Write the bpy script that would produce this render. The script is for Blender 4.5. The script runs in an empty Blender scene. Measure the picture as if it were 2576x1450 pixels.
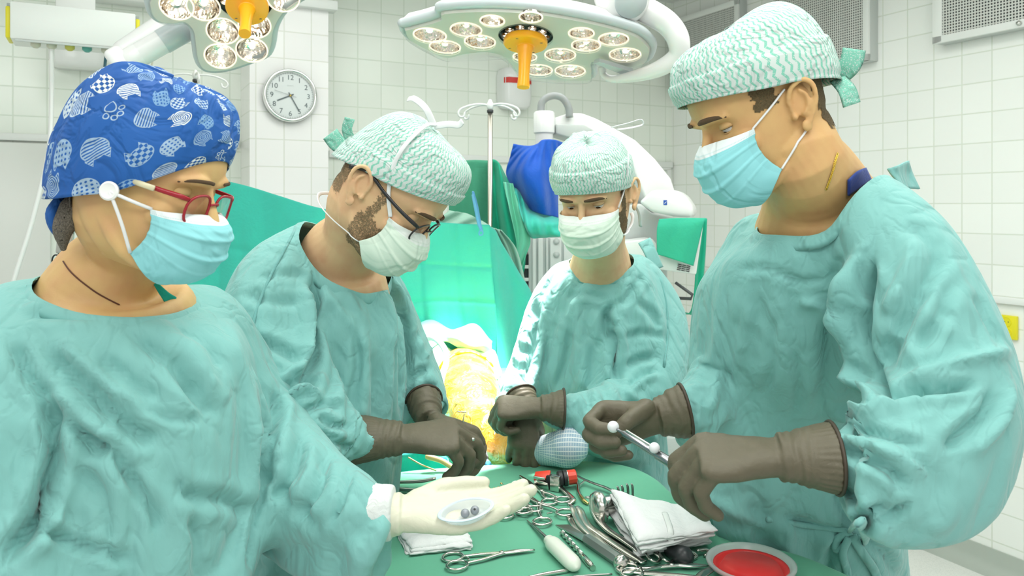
import bpy, bmesh, math, random
import numpy as np
from mathutils import Vector, Matrix, Euler, noise
from mathutils.bvhtree import BVHTree
random.seed(7)
S = bpy.context.scene
C = S.collection
H = 1.65                                   # camera height
F = 1944.0                                 # focal length in px of the 2576x1450 frame
# ---- camera -------------------------------------------------------------
cd = bpy.data.cameras.new('camera'); cam = bpy.data.objects.new('camera', cd); C.objects.link(cam)
cam.location = (0, 0, H); cam.rotation_euler = (math.pi/2, 0, 0)
cd.sensor_width = 36; cd.lens = F/2576*36; cd.shift_y = -203/2576
cd.clip_start = 0.05
S.camera = cam
cd.dof.use_dof = True; cd.dof.focus_distance = 1.45; cd.dof.aperture_fstop = 9.0
# ---- world and exposure -------------------------------------------------
w = bpy.data.worlds.new('room_light'); S.world = w; w.use_nodes = True
w.node_tree.nodes['Background'].inputs[0].default_value = (1.0, 1.0, 0.96, 1)
w.node_tree.nodes['Background'].inputs[1].default_value = 0.72
S.view_settings.view_transform = 'Standard'; S.view_settings.look = 'None'
S.view_settings.exposure = 0.12; S.view_settings.gamma = 1; S.view_settings.use_curve_mapping = False
S.cycles.max_bounces = 6; S.cycles.diffuse_bounces = 3; S.cycles.glossy_bounces = 3
S.cycles.transmission_bounces = 6; S.cycles.transparent_max_bounces = 10
S.cycles.use_denoising = True; S.cycles.use_adaptive_sampling = True; S.cycles.adaptive_threshold = 0.025
S.cycles.sample_clamp_indirect = 6; S.cycles.caustics_reflective = False; S.cycles.caustics_refractive = False
# ---- ceiling luminaires -------------------------------------------------
def area(name, loc, target, sx, sy, power, col=(1, 1, 0.97)):
    l = bpy.data.lights.new(name, 'AREA'); l.shape = 'RECTANGLE'; l.size = sx; l.size_y = sy
    l.energy = power; l.color = col; l.spread = math.radians(165)
    o = bpy.data.objects.new(name, l); C.objects.link(o); o.location = loc
    o.rotation_euler = (Vector(target)-Vector(loc)).to_track_quat('-Z', 'Y').to_euler()
    return o
area('ceiling_panel_light', (-1.0, 1.3, 3.05), (-0.9, 1.4, 0), 0.6, 2.4, 21)
area('ceiling_panel_light', (0.5, 1.0, 3.05), (0.5, 1.1, 0), 0.6, 2.4, 22)
area('ceiling_panel_light', (1.4, 2.0, 3.05), (1.3, 2.1, 0), 0.6, 1.8, 15)
area('ceiling_panel_light', (0.0, -0.8, 3.0), (0.2, 1.6, 0.9), 2.4, 0.8, 28)
area('ceiling_panel_light', (0.0, 3.1, 3.05), (0.0, 3.3, 0), 2.4, 0.6, 16)

# ---- node helper: arithmetic on sockets -----------------------------------
class X:
    def __init__(s, nt, sock): s.nt, s.k = nt, sock
    def _m(s, op, *a):
        n = s.nt.nodes.new('ShaderNodeMath'); n.operation = op
        for i, v in enumerate((s,)+a):
            if isinstance(v, X): s.nt.links.new(v.k, n.inputs[i])
            else: n.inputs[i].default_value = v
        return X(s.nt, n.outputs[0])
    def __add__(s, o): return s._m('ADD', o)
    def __radd__(s, o): return s._m('ADD', o)
    def __sub__(s, o): return s._m('SUBTRACT', o)
    def __rsub__(s, o): return (s*-1)+o
    def __mul__(s, o): return s._m('MULTIPLY', o)
    def __rmul__(s, o): return s._m('MULTIPLY', o)
    def __truediv__(s, o): return s._m('DIVIDE', o)
    def lt(s, o): return s._m('LESS_THAN', o)
    def gt(s, o): return s._m('GREATER_THAN', o)
    def sin(s): return s._m('SINE')
    def cos(s): return s._m('COSINE')
    def abs(s): return s._m('ABSOLUTE')
    def frac(s): return s._m('FRACT')
    def floor(s): return s._m('FLOOR')
    def sqrt(s): return s._m('SQRT')
    def min(s, o): return s._m('MINIMUM', o)
    def max(s, o): return s._m('MAXIMUM', o)
    def pp(s, o): return s._m('PINGPONG', o)
    def smooth(s, a, b):
        n = s.nt.nodes.new('ShaderNodeMapRange'); n.interpolation_type = 'SMOOTHSTEP'
        s.nt.links.new(s.k, n.inputs[0]); n.inputs[1].default_value = a; n.inputs[2].default_value = b
        return X(s.nt, n.outputs[0])

def mat(name, col, rough=0.5, metal=0.0, **kw):
    m = bpy.data.materials.new(name); m.use_nodes = True
    b = m.node_tree.nodes['Principled BSDF']
    b.inputs['Base Color'].default_value = (*col, 1); b.inputs['Roughness'].default_value = rough
    b.inputs['Metallic'].default_value = metal
    for k, v in kw.items(): b.inputs[k.replace('_', ' ')].default_value = v
    m.diffuse_color = (*col, 1)
    return m
def bsdf(m): return m.node_tree.nodes['Principled BSDF']
def coord(m, out='Object'):
    nt = m.node_tree; t = nt.nodes.new('ShaderNodeTexCoord'); return t.outputs[out]
def sep(m, sock):
    nt = m.node_tree; n = nt.nodes.new('ShaderNodeSeparateXYZ'); nt.links.new(sock, n.inputs[0])
    return X(nt, n.outputs[0]), X(nt, n.outputs[1]), X(nt, n.outputs[2])
def noise_tex(m, vec, scale, detail=3, rough=0.5, dist=0):
    nt = m.node_tree; n = nt.nodes.new('ShaderNodeTexNoise'); n.inputs['Scale'].default_value = scale
    n.inputs['Detail'].default_value = detail; n.inputs['Roughness'].default_value = rough
    n.inputs['Distortion'].default_value = dist
    if vec is not None: nt.links.new(vec, n.inputs['Vector'])
    return n
def mixcol(m, fac, a, b):
    nt = m.node_tree; n = nt.nodes.new('ShaderNodeMix'); n.data_type = 'RGBA'
    if isinstance(fac, X): nt.links.new(fac.k, n.inputs[0])
    elif isinstance(fac, (int, float)): n.inputs[0].default_value = fac
    else: nt.links.new(fac, n.inputs[0])
    for i, c in ((6, a), (7, b)):
        if isinstance(c, tuple): n.inputs[i].default_value = (*c, 1)
        else: nt.links.new(c, n.inputs[i])
    return n.outputs[2]
def setcol(m, sock): m.node_tree.links.new(sock, bsdf(m).inputs['Base Color'])
def bump(m, height, strength=0.3, dist=0.01):
    nt = m.node_tree; n = nt.nodes.new('ShaderNodeBump'); n.inputs['Strength'].default_value = strength
    n.inputs['Distance'].default_value = dist
    nt.links.new(height.k if isinstance(height, X) else height, n.inputs['Height'])
    b = bsdf(m)
    if b.inputs['Normal'].is_linked: nt.links.new(b.inputs['Normal'].links[0].from_socket, n.inputs['Normal'])
    nt.links.new(n.outputs[0], b.inputs['Normal'])

# ---- geometry helpers -----------------------------------------------------
def P(px, py, Y): return Vector(((px-1288)/F*Y, Y, H-(py-522)/F*Y))      # a point at distance Y
def ray(px, py): return Vector(((px-1288)/F, 1, -(py-522)/F))
CAM = Vector((0, 0, H))
def on_plane(px, py, p0, n):
    r = ray(px, py); t = (Vector(p0)-CAM).dot(n)/r.dot(n); return CAM+r*t
def V(*a): return Vector(a)

def link(o): C.objects.link(o); return o
def obj(name, bm, m=None, parent=None, smooth=True, angle=None):
    me = bpy.data.meshes.new(name); bmesh.ops.recalc_face_normals(bm, faces=bm.faces); bm.to_mesh(me); bm.free()
    return meobj(name, me, m, parent, smooth, angle)
def meobj(name, me, m=None, parent=None, smooth=True, angle=None):
    o = bpy.data.objects.new(name, me); link(o)
    if m is not None:
        for q in (m if isinstance(m, (list, tuple)) else [m]): me.materials.append(q)
    if smooth: me.shade_smooth()
    if angle:
        me.set_sharp_from_angle(angle=math.radians(angle))
    if parent is not None:
        o.parent = parent
        o.matrix_parent_inverse = parent_inv(parent)
    return o
def parent_inv(p): return full(p).inverted()
def full(p):
    m = Matrix.LocRotScale(p.location, p.rotation_euler, p.scale)
    if p.parent: return full(p.parent) @ p.matrix_parent_inverse @ m
    return m
def thing(name, label, cat, loc, group=None, parent=None):
    o = bpy.data.objects.new(name, None); link(o); o.location = loc; o.empty_display_size = 0.05
    tag(o, label, cat, group); return o
def tag(o, label=None, cat=None, group=None, kind=None):
    if label: o['label'] = label
    if cat: o['category'] = cat
    if group: o['group'] = group
    if kind: o['kind'] = kind
    return o
def structure(o): o['kind'] = 'structure'; return o

def frame_of(d, up=Vector((0, 0, 1))):
    d = d.normalized(); 
    if abs(d.dot(up)) > 0.98: up = Vector((0, 1, 0))
    s = d.cross(up).normalized(); u = s.cross(d).normalized(); return s, u
def loft(bm, rings, close=True, cap=True, mi=0):
    """rings: lists of points, same count"""
    vr = [[bm.verts.new(p) for p in r] for r in rings]
    n = len(vr[0]); fs = []
    for a, b in zip(vr, vr[1:]):
        for i in range(n if close else n-1):
            j = (i+1) % n
            fs.append(bm.faces.new((a[i], a[j], b[j], b[i])))
    if cap and close:
        fs.append(bm.faces.new(vr[0][::-1])); fs.append(bm.faces.new(vr[-1]))
    for f in fs: f.material_index = mi
    return vr
def ell(c, u, v, n=20, e=2.0):
    out = []
    for i in range(n):
        t = 2*math.pi*i/n; ct, st = math.cos(t), math.sin(t)
        out.append(c+u*(math.copysign(abs(ct)**(2/e), ct))+v*(math.copysign(abs(st)**(2/e), st)))
    return out
def catmull(pts, k=6):
    pts = [tuple(p) for p in pts]; out = []
    if len(pts) < 3:
        return [Vector(p) if len(p) == 3 else p for p in pts]
    Q = [np.array(p, float) for p in pts]
    Q = [2*Q[0]-Q[1]]+Q+[2*Q[-1]-Q[-2]]
    for i in range(1, len(Q)-2):
        for j in range(k):
            t = j/k
            out.append(0.5*(2*Q[i]+(Q[i+1]-Q[i-1])*t+(2*Q[i-1]-5*Q[i]+4*Q[i+1]-Q[i+2])*t*t+(-Q[i-1]+3*Q[i]-3*Q[i+1]+Q[i+2])*t**3))
    out.append(Q[-2])
    return [tuple(q) for q in out]
def tube(bm, pts, r, n=12, k=0, flat=None, up=Vector((0, 0, 1)), round_ends=False, mi=0, closed=False):
    """swept tube through pts; r a number or a list; k smoothing steps; flat = (width factor, thickness factor)"""
    if not isinstance(r, (list, tuple)): r = [r]*len(pts)
    arr = [(*p, q) for p, q in zip(pts, r)]
    if closed: arr = arr+[arr[0]]
    if k: arr = catmull(arr, k)
    p = [Vector(a[:3]) for a in arr]; rr = [a[3] for a in arr]
    if closed: p = p[:-1]; rr = rr[:-1]
    m = len(p); rings = []
    prev = None
    for i in range(m):
        if closed: d = p[(i+1) % m]-p[i-1]
        else: d = p[min(i+1, m-1)]-p[max(i-1, 0)]
        d = d.normalized() if d.length > 1e-9 else Vector((0, 0, 1))
        if prev is None: s, u = frame_of(d, up)
        else:
            s = prev-d*prev.dot(d); s = s.normalized(); u = s.cross(d).normalized()
        prev = s
        fw, ft = flat or (1, 1)
        rings.append((p[i], d, s, u, max(rr[i], 1e-5)))
    R = []
    def ring(c, s, u, q): return [c+s*(math.cos(2*math.pi*j/n)*q*fw)+u*(math.sin(2*math.pi*j/n)*q*ft) for j in range(n)]
    if round_ends and not closed:
        c, d, s, u, q = rings[0]
        for a in (80, 55, 28): R.append(ring(c-d*(q*math.sin(math.radians(a))*min(fw, ft)), s, u, q*math.cos(math.radians(a))))
    for c, d, s, u, q in rings: R.append(ring(c, s, u, q))
    if round_ends and not closed:
        c, d, s, u, q = rings[-1]
        for a in (28, 55, 80): R.append(ring(c+d*(q*math.sin(math.radians(a))*min(fw, ft)), s, u, q*math.cos(math.radians(a))))
    if closed:
        R.append(R[0])
        vr = [[bm.verts.new(q) for q in r] for r in R[:-1]]; vr.append(vr[0])
        for a, b in zip(vr, vr[1:]):
            for i in range(n): bm.faces.new((a[i], a[(i+1) % n], b[(i+1) % n], b[i])).material_index = mi
    else: loft(bm, R, mi=mi)
def box(bm, c, sx, sy, sz, rot=None, bevel=0.0, seg=2, mi=0):
    r = bmesh.ops.create_cube(bm, size=1.0)
    vs = r['verts']
    M = Matrix.LocRotScale(Vector(c), rot.to_quaternion() if isinstance(rot, (Matrix, Euler)) else (rot or Euler((0, 0, 0)).to_quaternion()), Vector((sx, sy, sz)))
    bmesh.ops.transform(bm, matrix=M, verts=vs)
    fs = list({f for v in vs for f in v.link_faces})
    for f in fs: f.material_index = mi
    if bevel:
        es = list({e for v in vs for e in v.link_edges})
        rr = bmesh.ops.bevel(bm, geom=es, offset=bevel, segments=seg, affect='EDGES', profile=0.5)
        for f in rr['faces']: f.material_index = mi
def lathe(bm, prof, c=Vector((0, 0, 0)), axis=Vector((0, 0, 1)), n=32, cap=True, mi=0, sy=1.0):
    s, u = frame_of(axis); a = axis.normalized()
    rings = [[c+a*h+s*(math.cos(2*math.pi*i/n)*r)+u*(math.sin(2*math.pi*i/n)*r*sy) for i in range(n)] for r, h in prof]
    return loft(bm, rings, cap=cap, mi=mi)
def sphere(bm, c, r, n=16, sc=(1, 1, 1), rot=None, mi=0):
    q = bmesh.ops.create_uvsphere(bm, u_segments=n, v_segments=max(6, n//2), radius=1)
    M = Matrix.LocRotScale(Vector(c), rot.to_quaternion() if rot is not None else Matrix.Identity(3).to_quaternion(), Vector((r*sc[0], r*sc[1], r*sc[2])))
    bmesh.ops.transform(bm, matrix=M, verts=q['verts'])
    for v in q['verts']:
        for f in v.link_faces: f.material_index = mi
def NB(): return bmesh.new()
def evaluated(o):
    dg = bpy.context.evaluated_depsgraph_get(); me = bpy.data.meshes.new_from_object(o.evaluated_get(dg)); return me
def apply_mods(o):
    bpy.context.view_layer.update()
    me = evaluated(o); old = o.data; o.modifiers.clear(); mats = list(old.materials)
    o.data = me; bpy.data.meshes.remove(old)
    return o
def get_co(me):
    a = np.empty(len(me.vertices)*3); me.vertices.foreach_get('co', a); return a.reshape(-1, 3)
def set_co(me, a): me.vertices.foreach_set('co', np.asarray(a, dtype=float).ravel()); me.update()
def get_no(me):
    a = np.empty(len(me.vertices)*3); me.vertex_normals.foreach_get('vector', a); return a.reshape(-1, 3)
def remesh(name, bm, voxel, smooth=4, m=None, parent=None, factor=0.5):
    o = obj(name, bm, m, parent)
    r = o.modifiers.new('r', 'REMESH'); r.mode = 'VOXEL'; r.voxel_size = voxel; r.use_smooth_shade = True
    if smooth:
        s = o.modifiers.new('s', 'SMOOTH'); s.factor = factor; s.iterations = smooth
    apply_mods(o); 
    if m is not None and not o.data.materials:
        for q in (m if isinstance(m, (list, tuple)) else [m]): o.data.materials.append(q)
    o.data.shade_smooth()
    return o
def text(name, s, size, M, m, parent=None, depth=0.0005, align='CENTER'):
    c = bpy.data.curves.new(name, 'FONT'); c.body = s; c.size = size; c.align_x = align; c.align_y = 'CENTER'; c.extrude = depth
    t = bpy.data.objects.new(name, c); link(t); bpy.context.view_layer.update()
    me = evaluated(t); bpy.data.objects.remove(t); me.transform(M)
    me.materials.clear()
    return meobj(name, me, m, parent, smooth=False)
# ======================= ROOM =======================
ANG = math.atan2(0.464, 0.886)
BD = Vector((0.886, 0.464, 0)).normalized()       # along the back wall, to the right
BN = Vector((0.464, -0.886, 0)).normalized()      # out of the back wall, towards the room
RD = BN                                            # along the right wall, towards the camera
RN = -BD                                           # out of the right wall
B0 = Vector((-0.884, 4.43, 0)); C0 = Vector((1.134, 5.49, 0))
TP = 0.139
def back_t(px):
    a = (px-1288)/F; return (B0.y*a-B0.x)/(BD.x-BD.y*a)
def right_t(px):
    a = (px-1288)/F; return (C0.y*a-C0.x)/(RD.x-RD.y*a)
def on_back(px, py, off=0.0): return on_plane(px, py, B0+BN*off, BN)
def on_right(px, py, off=0.0): return on_plane(px, py, C0+RN*off, RN)

def tile_mat(name, col, grout, px, pz, axis, rough=0.16):
    m = mat(name, col, rough)
    nt = m.node_tree
    x, y, z = sep(m, coord(m))
    a = {'x': x, 'y': y}[axis]
    fu = ((a+(50*TP-px))/TP).frac(); fv = ((z+(50*TP-pz))/TP).frac()
    du = ((fu-0.5).abs()*-1+0.5); dv = ((fv-0.5).abs()*-1+0.5)
    d = du.min(dv)
    g = d.smooth(0.012, 0.026)
    # small shade variation from tile to tile
    cu = ((a+(50*TP-px))/TP).floor(); cv = ((z+(50*TP-pz))/TP).floor()
    h = ((cu*12.9898+cv*78.233).sin()*43758.5453).frac()
    c2 = tuple(q*0.955 for q in col)
    base = mixcol(m, h, col, c2)
    setcol(m, mixcol(m, g, grout, base))
    bump(m, g, 0.25, 0.002)
    n = noise_tex(m, coord(m), 3.0, 2); bump(m, n.outputs[0], 0.05, 0.02)
    return m
M_tile = tile_mat('green_white_tiles', (0.89, 0.95, 0.865), (0.70, 0.78, 0.67), 0.0, 0.0, 'x')
M_tile_r = tile_mat('white_tiles', (0.93, 0.96, 0.92), (0.72, 0.77, 0.68), 0.02, 0.0, 'x')
M_tile_p = tile_mat('pillar_tiles', (0.94, 0.94, 0.925), (0.74, 0.76, 0.69), 0.03, 0.05, 'x')
M_white = mat('white_paint', (0.82, 0.85, 0.82), 0.35)
M_white_gloss = mat('white_gloss_plastic', (0.84, 0.86, 0.84), 0.2)
M_steel = mat('brushed_steel', (0.62, 0.63, 0.60), 0.3, 1.0)
M_grey = mat('grey_plastic', (0.36, 0.41, 0.41), 0.35)
M_lgrey = mat('light_grey_plastic', (0.55, 0.59, 0.57), 0.4)
M_black = mat('black_plastic', (0.02, 0.022, 0.024), 0.4)
M_dark = mat('dark_metal', (0.06, 0.065, 0.07), 0.4, 0.3)

def wall_box(name, origin, rotz, x0, x1, z0, z1, thick, m, parent=None, off=0.0, bevel=0.0):
    """box on a wall plane: local x along the wall, local -y into the wall (+y = room)"""
    bm = NB(); box(bm, ((x0+x1)/2, 0, (z0+z1)/2), x1-x0, thick, z1-z0, bevel=bevel)
    o = obj(name, bm, m, None, smooth=bevel > 0, angle=35 if bevel else None)
    o.location = origin; o.rotation_euler = (0, 0, rotz)
    return o
RB = ANG                                   # local x = BD ; local -y = BN
RR = math.atan2(RD.y, RD.x)                # local x = RD ; local -y = ?
# back wall: from far left to the corner
wb = wall_box('wall_back', B0-BN*0.05, RB, -4.2, (C0-B0).length, 0, 3.1, 0.1, M_tile); structure(wb)
wr = wall_box('wall_right', C0-RN*0.05, RR, 0.0, 5.6, 0, 3.1, 0.1, M_tile_r); structure(wr)
# floor
M_floor = mat('speckled_floor', (0.74, 0.77, 0.72), 0.35)
vv = nt = None
vo = M_floor.node_tree.nodes.new('ShaderNodeTexVoronoi'); vo.inputs['Scale'].default_value = 220
M_floor.node_tree.links.new(coord(M_floor), vo.inputs['Vector'])
setcol(M_floor, mixcol(M_floor, X(M_floor.node_tree, vo.outputs['Distance']).smooth(0.15, 0.45), (0.60, 0.64, 0.60), (0.80, 0.82, 0.78)))
bm = NB(); box(bm, (-0.2, 2.0, -0.05), 9, 9, 0.1); structure(obj('floor', bm, M_floor, smooth=False))
bm = NB(); box(bm, (-0.2, 2.0, 3.15), 9, 9, 0.1); structure(obj('ceiling', bm, M_white, smooth=False))
# pillar on the back wall
s0 = on_plane(628, 522, Vector((-1.146, 3.97, 0)), BN); s1 = on_plane(826, 522, Vector((-1.146, 3.97, 0)), BN)
pw = (s1-s0).length; pd = (B0-Vector((-1.146, 3.97, 0))).dot(-BN)
bm = NB(); box(bm, (pw/2, pd/2, 1.55), pw, pd, 3.1)
pl = obj('wall_pillar', bm, M_tile_p, smooth=False); pl.location = (s0.x, s0.y, 0); pl.rotation_euler = (0, 0, RB); structure(pl)
def pillar_pt(px, py, off=0): return on_plane(px, py, Vector((-1.146, 3.97, 0))+BN*off, BN)
# ledge at the pillar's head, soffit left of it
zl = pillar_pt(730, 10).z
bm = NB(); box(bm, (pw/2, 0.0, zl+0.01), pw+0.08, 0.09, 0.05, bevel=0.006); t = obj('trim_1', bm, M_white, angle=35)
t.location = (s0.x, s0.y, 0); t.rotation_euler = (0, 0, RB); structure(t)
tl = back_t(238); tr = back_t(600)
structure(wall_box('trim_2', B0+BN*0.06, RB, tl, tr, 2.66, 3.1, 0.12, M_white, bevel=0.004))
# white rail along the back wall and on the right wall
structure(wall_box('trim_3', B0+BN*0.012, RB, back_t(826), back_t(1688), 1.93, 1.97, 0.024, M_white, bevel=0.004))
structure(wall_box('trim_4', B0+BN*0.012, RB, back_t(-120), back_t(600), 1.965, 2.0, 0.03, M_white, bevel=0.004))
structure(wall_box('trim_5', C0+RN*0.01, RR, 0.0, 4.2, 1.22, 1.25, 0.02, M_white, bevel=0.004))
# smooth white door leaf on the far left
M_door = mat('door_laminate', (0.74, 0.76, 0.72), 0.3)
d = wall_box('door_1', B0+BN*0.02, RB, back_t(-120), back_t(128), 0.0, 1.955, 0.04, M_door, bevel=0.004); structure(d)
d2 = wall_box('door_panel_line', B0+BN*0.0425, RB, back_t(-120), back_t(128), 1.235, 1.243, 0.005, M_dark)
structure(d2); d2.name = 'trim_6'
# narrow white conduit frame at the end of the back wall
for i, (a, b, z0, z1) in enumerate(((1634, 1684, 1.915, 1.935), (1676, 1684, 1.70, 1.92))):
    structure(wall_box('trim_%d' % (7+i), B0+BN*0.008, RB, back_t(a), back_t(b), z0, z1, 0.016, M_white))
# cove baseboards
M_base = mat('grey_cove_base', (0.44, 0.49, 0.44), 0.45)
def cove(name, origin, rotz, x0, x1, side=-1):
    bm = NB(); prof = [(0, 0), (-0.075, 0), (-0.05, 0.006), (-0.025, 0.022), (-0.012, 0.05), (-0.008, 0.105), (0, 0.105)]
    rings = [[Vector((x, y*(-side), z)) for y, z in prof] for x in (x0, x1)]
    loft(bm, rings); o = obj(name, bm, M_base, angle=50); o.location = origin; o.rotation_euler = (0, 0, rotz); structure(o)
cove('baseboard_back', B0, RB, -4.2, (C0-B0).length)
cove('baseboard_right', C0, RR, 0, 5.6, side=-1 if True else 1)
# ======================= BACKGROUND FIXTURES =======================
# ---- clock on the pillar
M_face = mat('clock_face', (0.74, 0.79, 0.78), 0.5); M_chrome = mat('chrome', (0.80, 0.82, 0.80), 0.12, 1.0)
M_ink = mat('grey_ink', (0.10, 0.13, 0.14), 0.6)
cc = pillar_pt(728, 242); R0 = 0.137
MC = Matrix.Translation(cc) @ Matrix((BD.to_4d(), (0, 0, 1, 0), BN.to_4d(), (0, 0, 0, 1))).transposed()
MC = Matrix(((BD.x, 0, BN.x, cc.x), (BD.y, 0, BN.y, cc.y), (0, 1, 0, cc.z), (0, 0, 0, 1)))
ck = thing('wall_clock', 'round chrome rimmed wall clock with grey numerals on the tiled pillar', 'clock', cc)
def on_clock(bm): bm.transform(MC); return bm
bm = NB(); lathe(bm, [(0.0, 0.022), (0.119, 0.022)], axis=V(0, 0, 1), n=48, cap=False); obj('dial', on_clock(bm), M_face, ck)
bm = NB(); lathe(bm, [(0.116, 0.024), (0.120, 0.034), (0.129, 0.038), (0.136, 0.03), (R0, 0.015), (R0-0.004, 0.0), (0.0, 0.0)], axis=V(0, 0, 1), n=64, cap=False)
obj('rim', on_clock(bm), M_chrome, ck)
for k in range(1, 13):
    a = math.radians(90-30*k)
    text('numeral', str(k), 0.036, MC @ Matrix.Translation((math.cos(a)*0.092, math.sin(a)*0.092-0.001, 0.0226)), M_ink, ck, 0.0003)
bm = NB()
for k in range(60):
    a = math.radians(6*k); L = 0.005 if k % 5 else 0.007
    box(bm, (math.cos(a)*(0.1155-L/2), math.sin(a)*(0.1155-L/2), 0.0226), L, 0.0011, 0.0005, rot=Euler((0, 0, a)))
obj('minute_marks', on_clock(bm), M_ink, ck, smooth=False)
def hand(nm, px, py, wd, z, tail=0.018):
    q = MC.inverted() @ pillar_pt(px, py, 0.02); L = math.hypot(q.x, q.y); a = math.atan2(q.y, q.x)
    bm = NB(); box(bm, ((L-tail)/2, 0, 0), L+tail, wd, 0.001); bm.transform(Matrix.Translation((0, 0, z)) @ Matrix.Rotation(a, 4, 'Z'))
    obj(nm, on_clock(bm), M_ink, ck, smooth=False)
hand('hour_hand', 697, 253, 0.006, 0.025); hand('minute_hand', 752, 280, 0.0045, 0.027); hand('second_hand', 690, 227, 0.0012, 0.029, 0.03)
bm = NB(); lathe(bm, [(0.005, 0.024), (0.005, 0.031), (0, 0.031)], axis=V(0, 0, 1), n=16); obj('hub', on_clock(bm), mat('brass', (0.7, 0.5, 0.1), 0.3, 1), ck)
text('dial_text', 'QUARTZ', 0.008, MC @ Matrix.Translation((0, 0.050, 0.0226)), M_lgrey, ck, 0.0002)

# ---- perforated vents on the right wall
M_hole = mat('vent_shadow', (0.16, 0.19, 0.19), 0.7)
M_mesh = mat('vent_mesh_metal', (0.66, 0.68, 0.64), 0.45)
def vent(x0, x1, z0, z1, label):
    v = thing('wall_vent', label, 'vent', C0+RD*((x0+x1)/2)+V(0, 0, z0), 'perforated vents on the right wall')
    def wb_(name, a, b, c, d, thick, off, m, bev=0.0):
        bm = NB(); box(bm, ((a+b)/2, 0, (c+d)/2), b-a, thick, d-c, bevel=bev)
        bm.transform(Matrix.Translation(C0+RN*(off+thick/2)) @ Matrix.Rotation(RR, 4, 'Z'))
        return bm
    obj('housing', wb_('', x0, x1, z0, z1, 0.06, 0.0, None, 0.003), M_lgrey, v, angle=30)
    fw = 0.035
    bm = NB()
    for a, b, c, d in ((x0-0.012, x1+0.0, z0-0.0, z0+fw), (x0-0.012, x1, z1-fw, z1), (x0-0.012, x0+fw, z0, z1), (x1-fw, x1, z0, z1)):
        box(bm, ((a+b)/2, 0, (c+d)/2), b-a, 0.016, d-c, bevel=0.002)
    bm.transform(Matrix.Translation(C0+RN*0.068) @ Matrix.Rotation(RR, 4, 'Z')); obj('frame', bm, M_white, v, angle=30)
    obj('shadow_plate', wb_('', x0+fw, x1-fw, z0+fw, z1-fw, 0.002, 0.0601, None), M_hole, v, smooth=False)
    bm = NB(); p = 0.0135
    k = 0
    a = x0+fw+p/2
    while a < x1-fw: box(bm, (a, 0, (z0+z1)/2), 0.0055, 0.003, z1-z0-2*fw); a += p
    a = z0+fw+p/2
    while a < z1-fw: box(bm, ((x0+x1)/2, 0.0005, a), x1-x0-2*fw, 0.003, 0.0055); a += p
    bm.transform(Matrix.Translation(C0+RN*0.070) @ Matrix.Rotation(RR, 4, 'Z')); obj('wire_mesh', bm, M_mesh, v, smooth=False)
    bm = NB(); lathe(bm, [(0.009, 0), (0.011, 0.006), (0.007, 0.014), (0, 0.014)], C0+RD*((x0+x1)/2+0.02)+RN*0.076+V(0, 0, z0+fw*0.5), RN, n=16)
    obj('screw_knob', bm, M_steel, v)
vent(0.10, 0.73, 2.44, 2.95, 'perforated white vent nearest the room corner, half hidden behind the tall man')
vent(0.98, 1.66, 2.41, 2.95, 'perforated white vent with grey sides directly behind the tall man in green cap')
vent(2.02, 2.75, 2.425, 2.95, 'perforated white vent cut off by the upper right corner of the photo')

# ---- yellow wall socket, right
M_yel = mat('yellow_plastic', (0.80, 0.72, 0.02), 0.35)
q = on_right(2538, 823); so = thing('wall_socket', 'bright yellow double wall socket on the right tiled wall', 'socket', q)
MR = Matrix(((RD.x, 0, RN.x, q.x), (RD.y, 0, RN.y, q.y), (0, 1, 0, q.z), (0, 0, 0, 1)))
bm = NB(); box(bm, (0, 0, 0.009), 0.085, 0.105, 0.018, bevel=0.004); bm.transform(MR); obj('plate', bm, M_yel, so, angle=40)
for s in (-1, 1):
    bm = NB(); lathe(bm, [(0.0, 0.0188), (0.018, 0.0188), (0.0195, 0.0205), (0.021, 0.0205), (0.022, 0.018)], V(0, s*0.024, 0), V(0, 0, 1), n=24, cap=False)
    for e in (-1, 1): box(bm, (e*0.008, s*0.024, 0.0192), 0.004, 0.004, 0.001, mi=1)
    bm.transform(MR); obj('outlet', bm, [M_yel, M_dark], so, angle=40)

# ---- steel pole at the foot of the right wall
base = Vector(((2318-1288)/F*3.74, 3.74, 0))
po = thing('steel_pole', 'thin steel pole standing on the floor by the right wall baseboard', 'pole', base)
bm = NB(); lathe(bm, [(0.012, 0.0), (0.012, 1.15), (0, 1.15)], base, n=16); obj('tube', bm, M_steel, po)
bm = NB(); lathe(bm, [(0.022, 0), (0.022, 0.006), (0.014, 0.012), (0, 0.012)], base, n=20); obj('foot', bm, M_lgrey, po)

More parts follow.
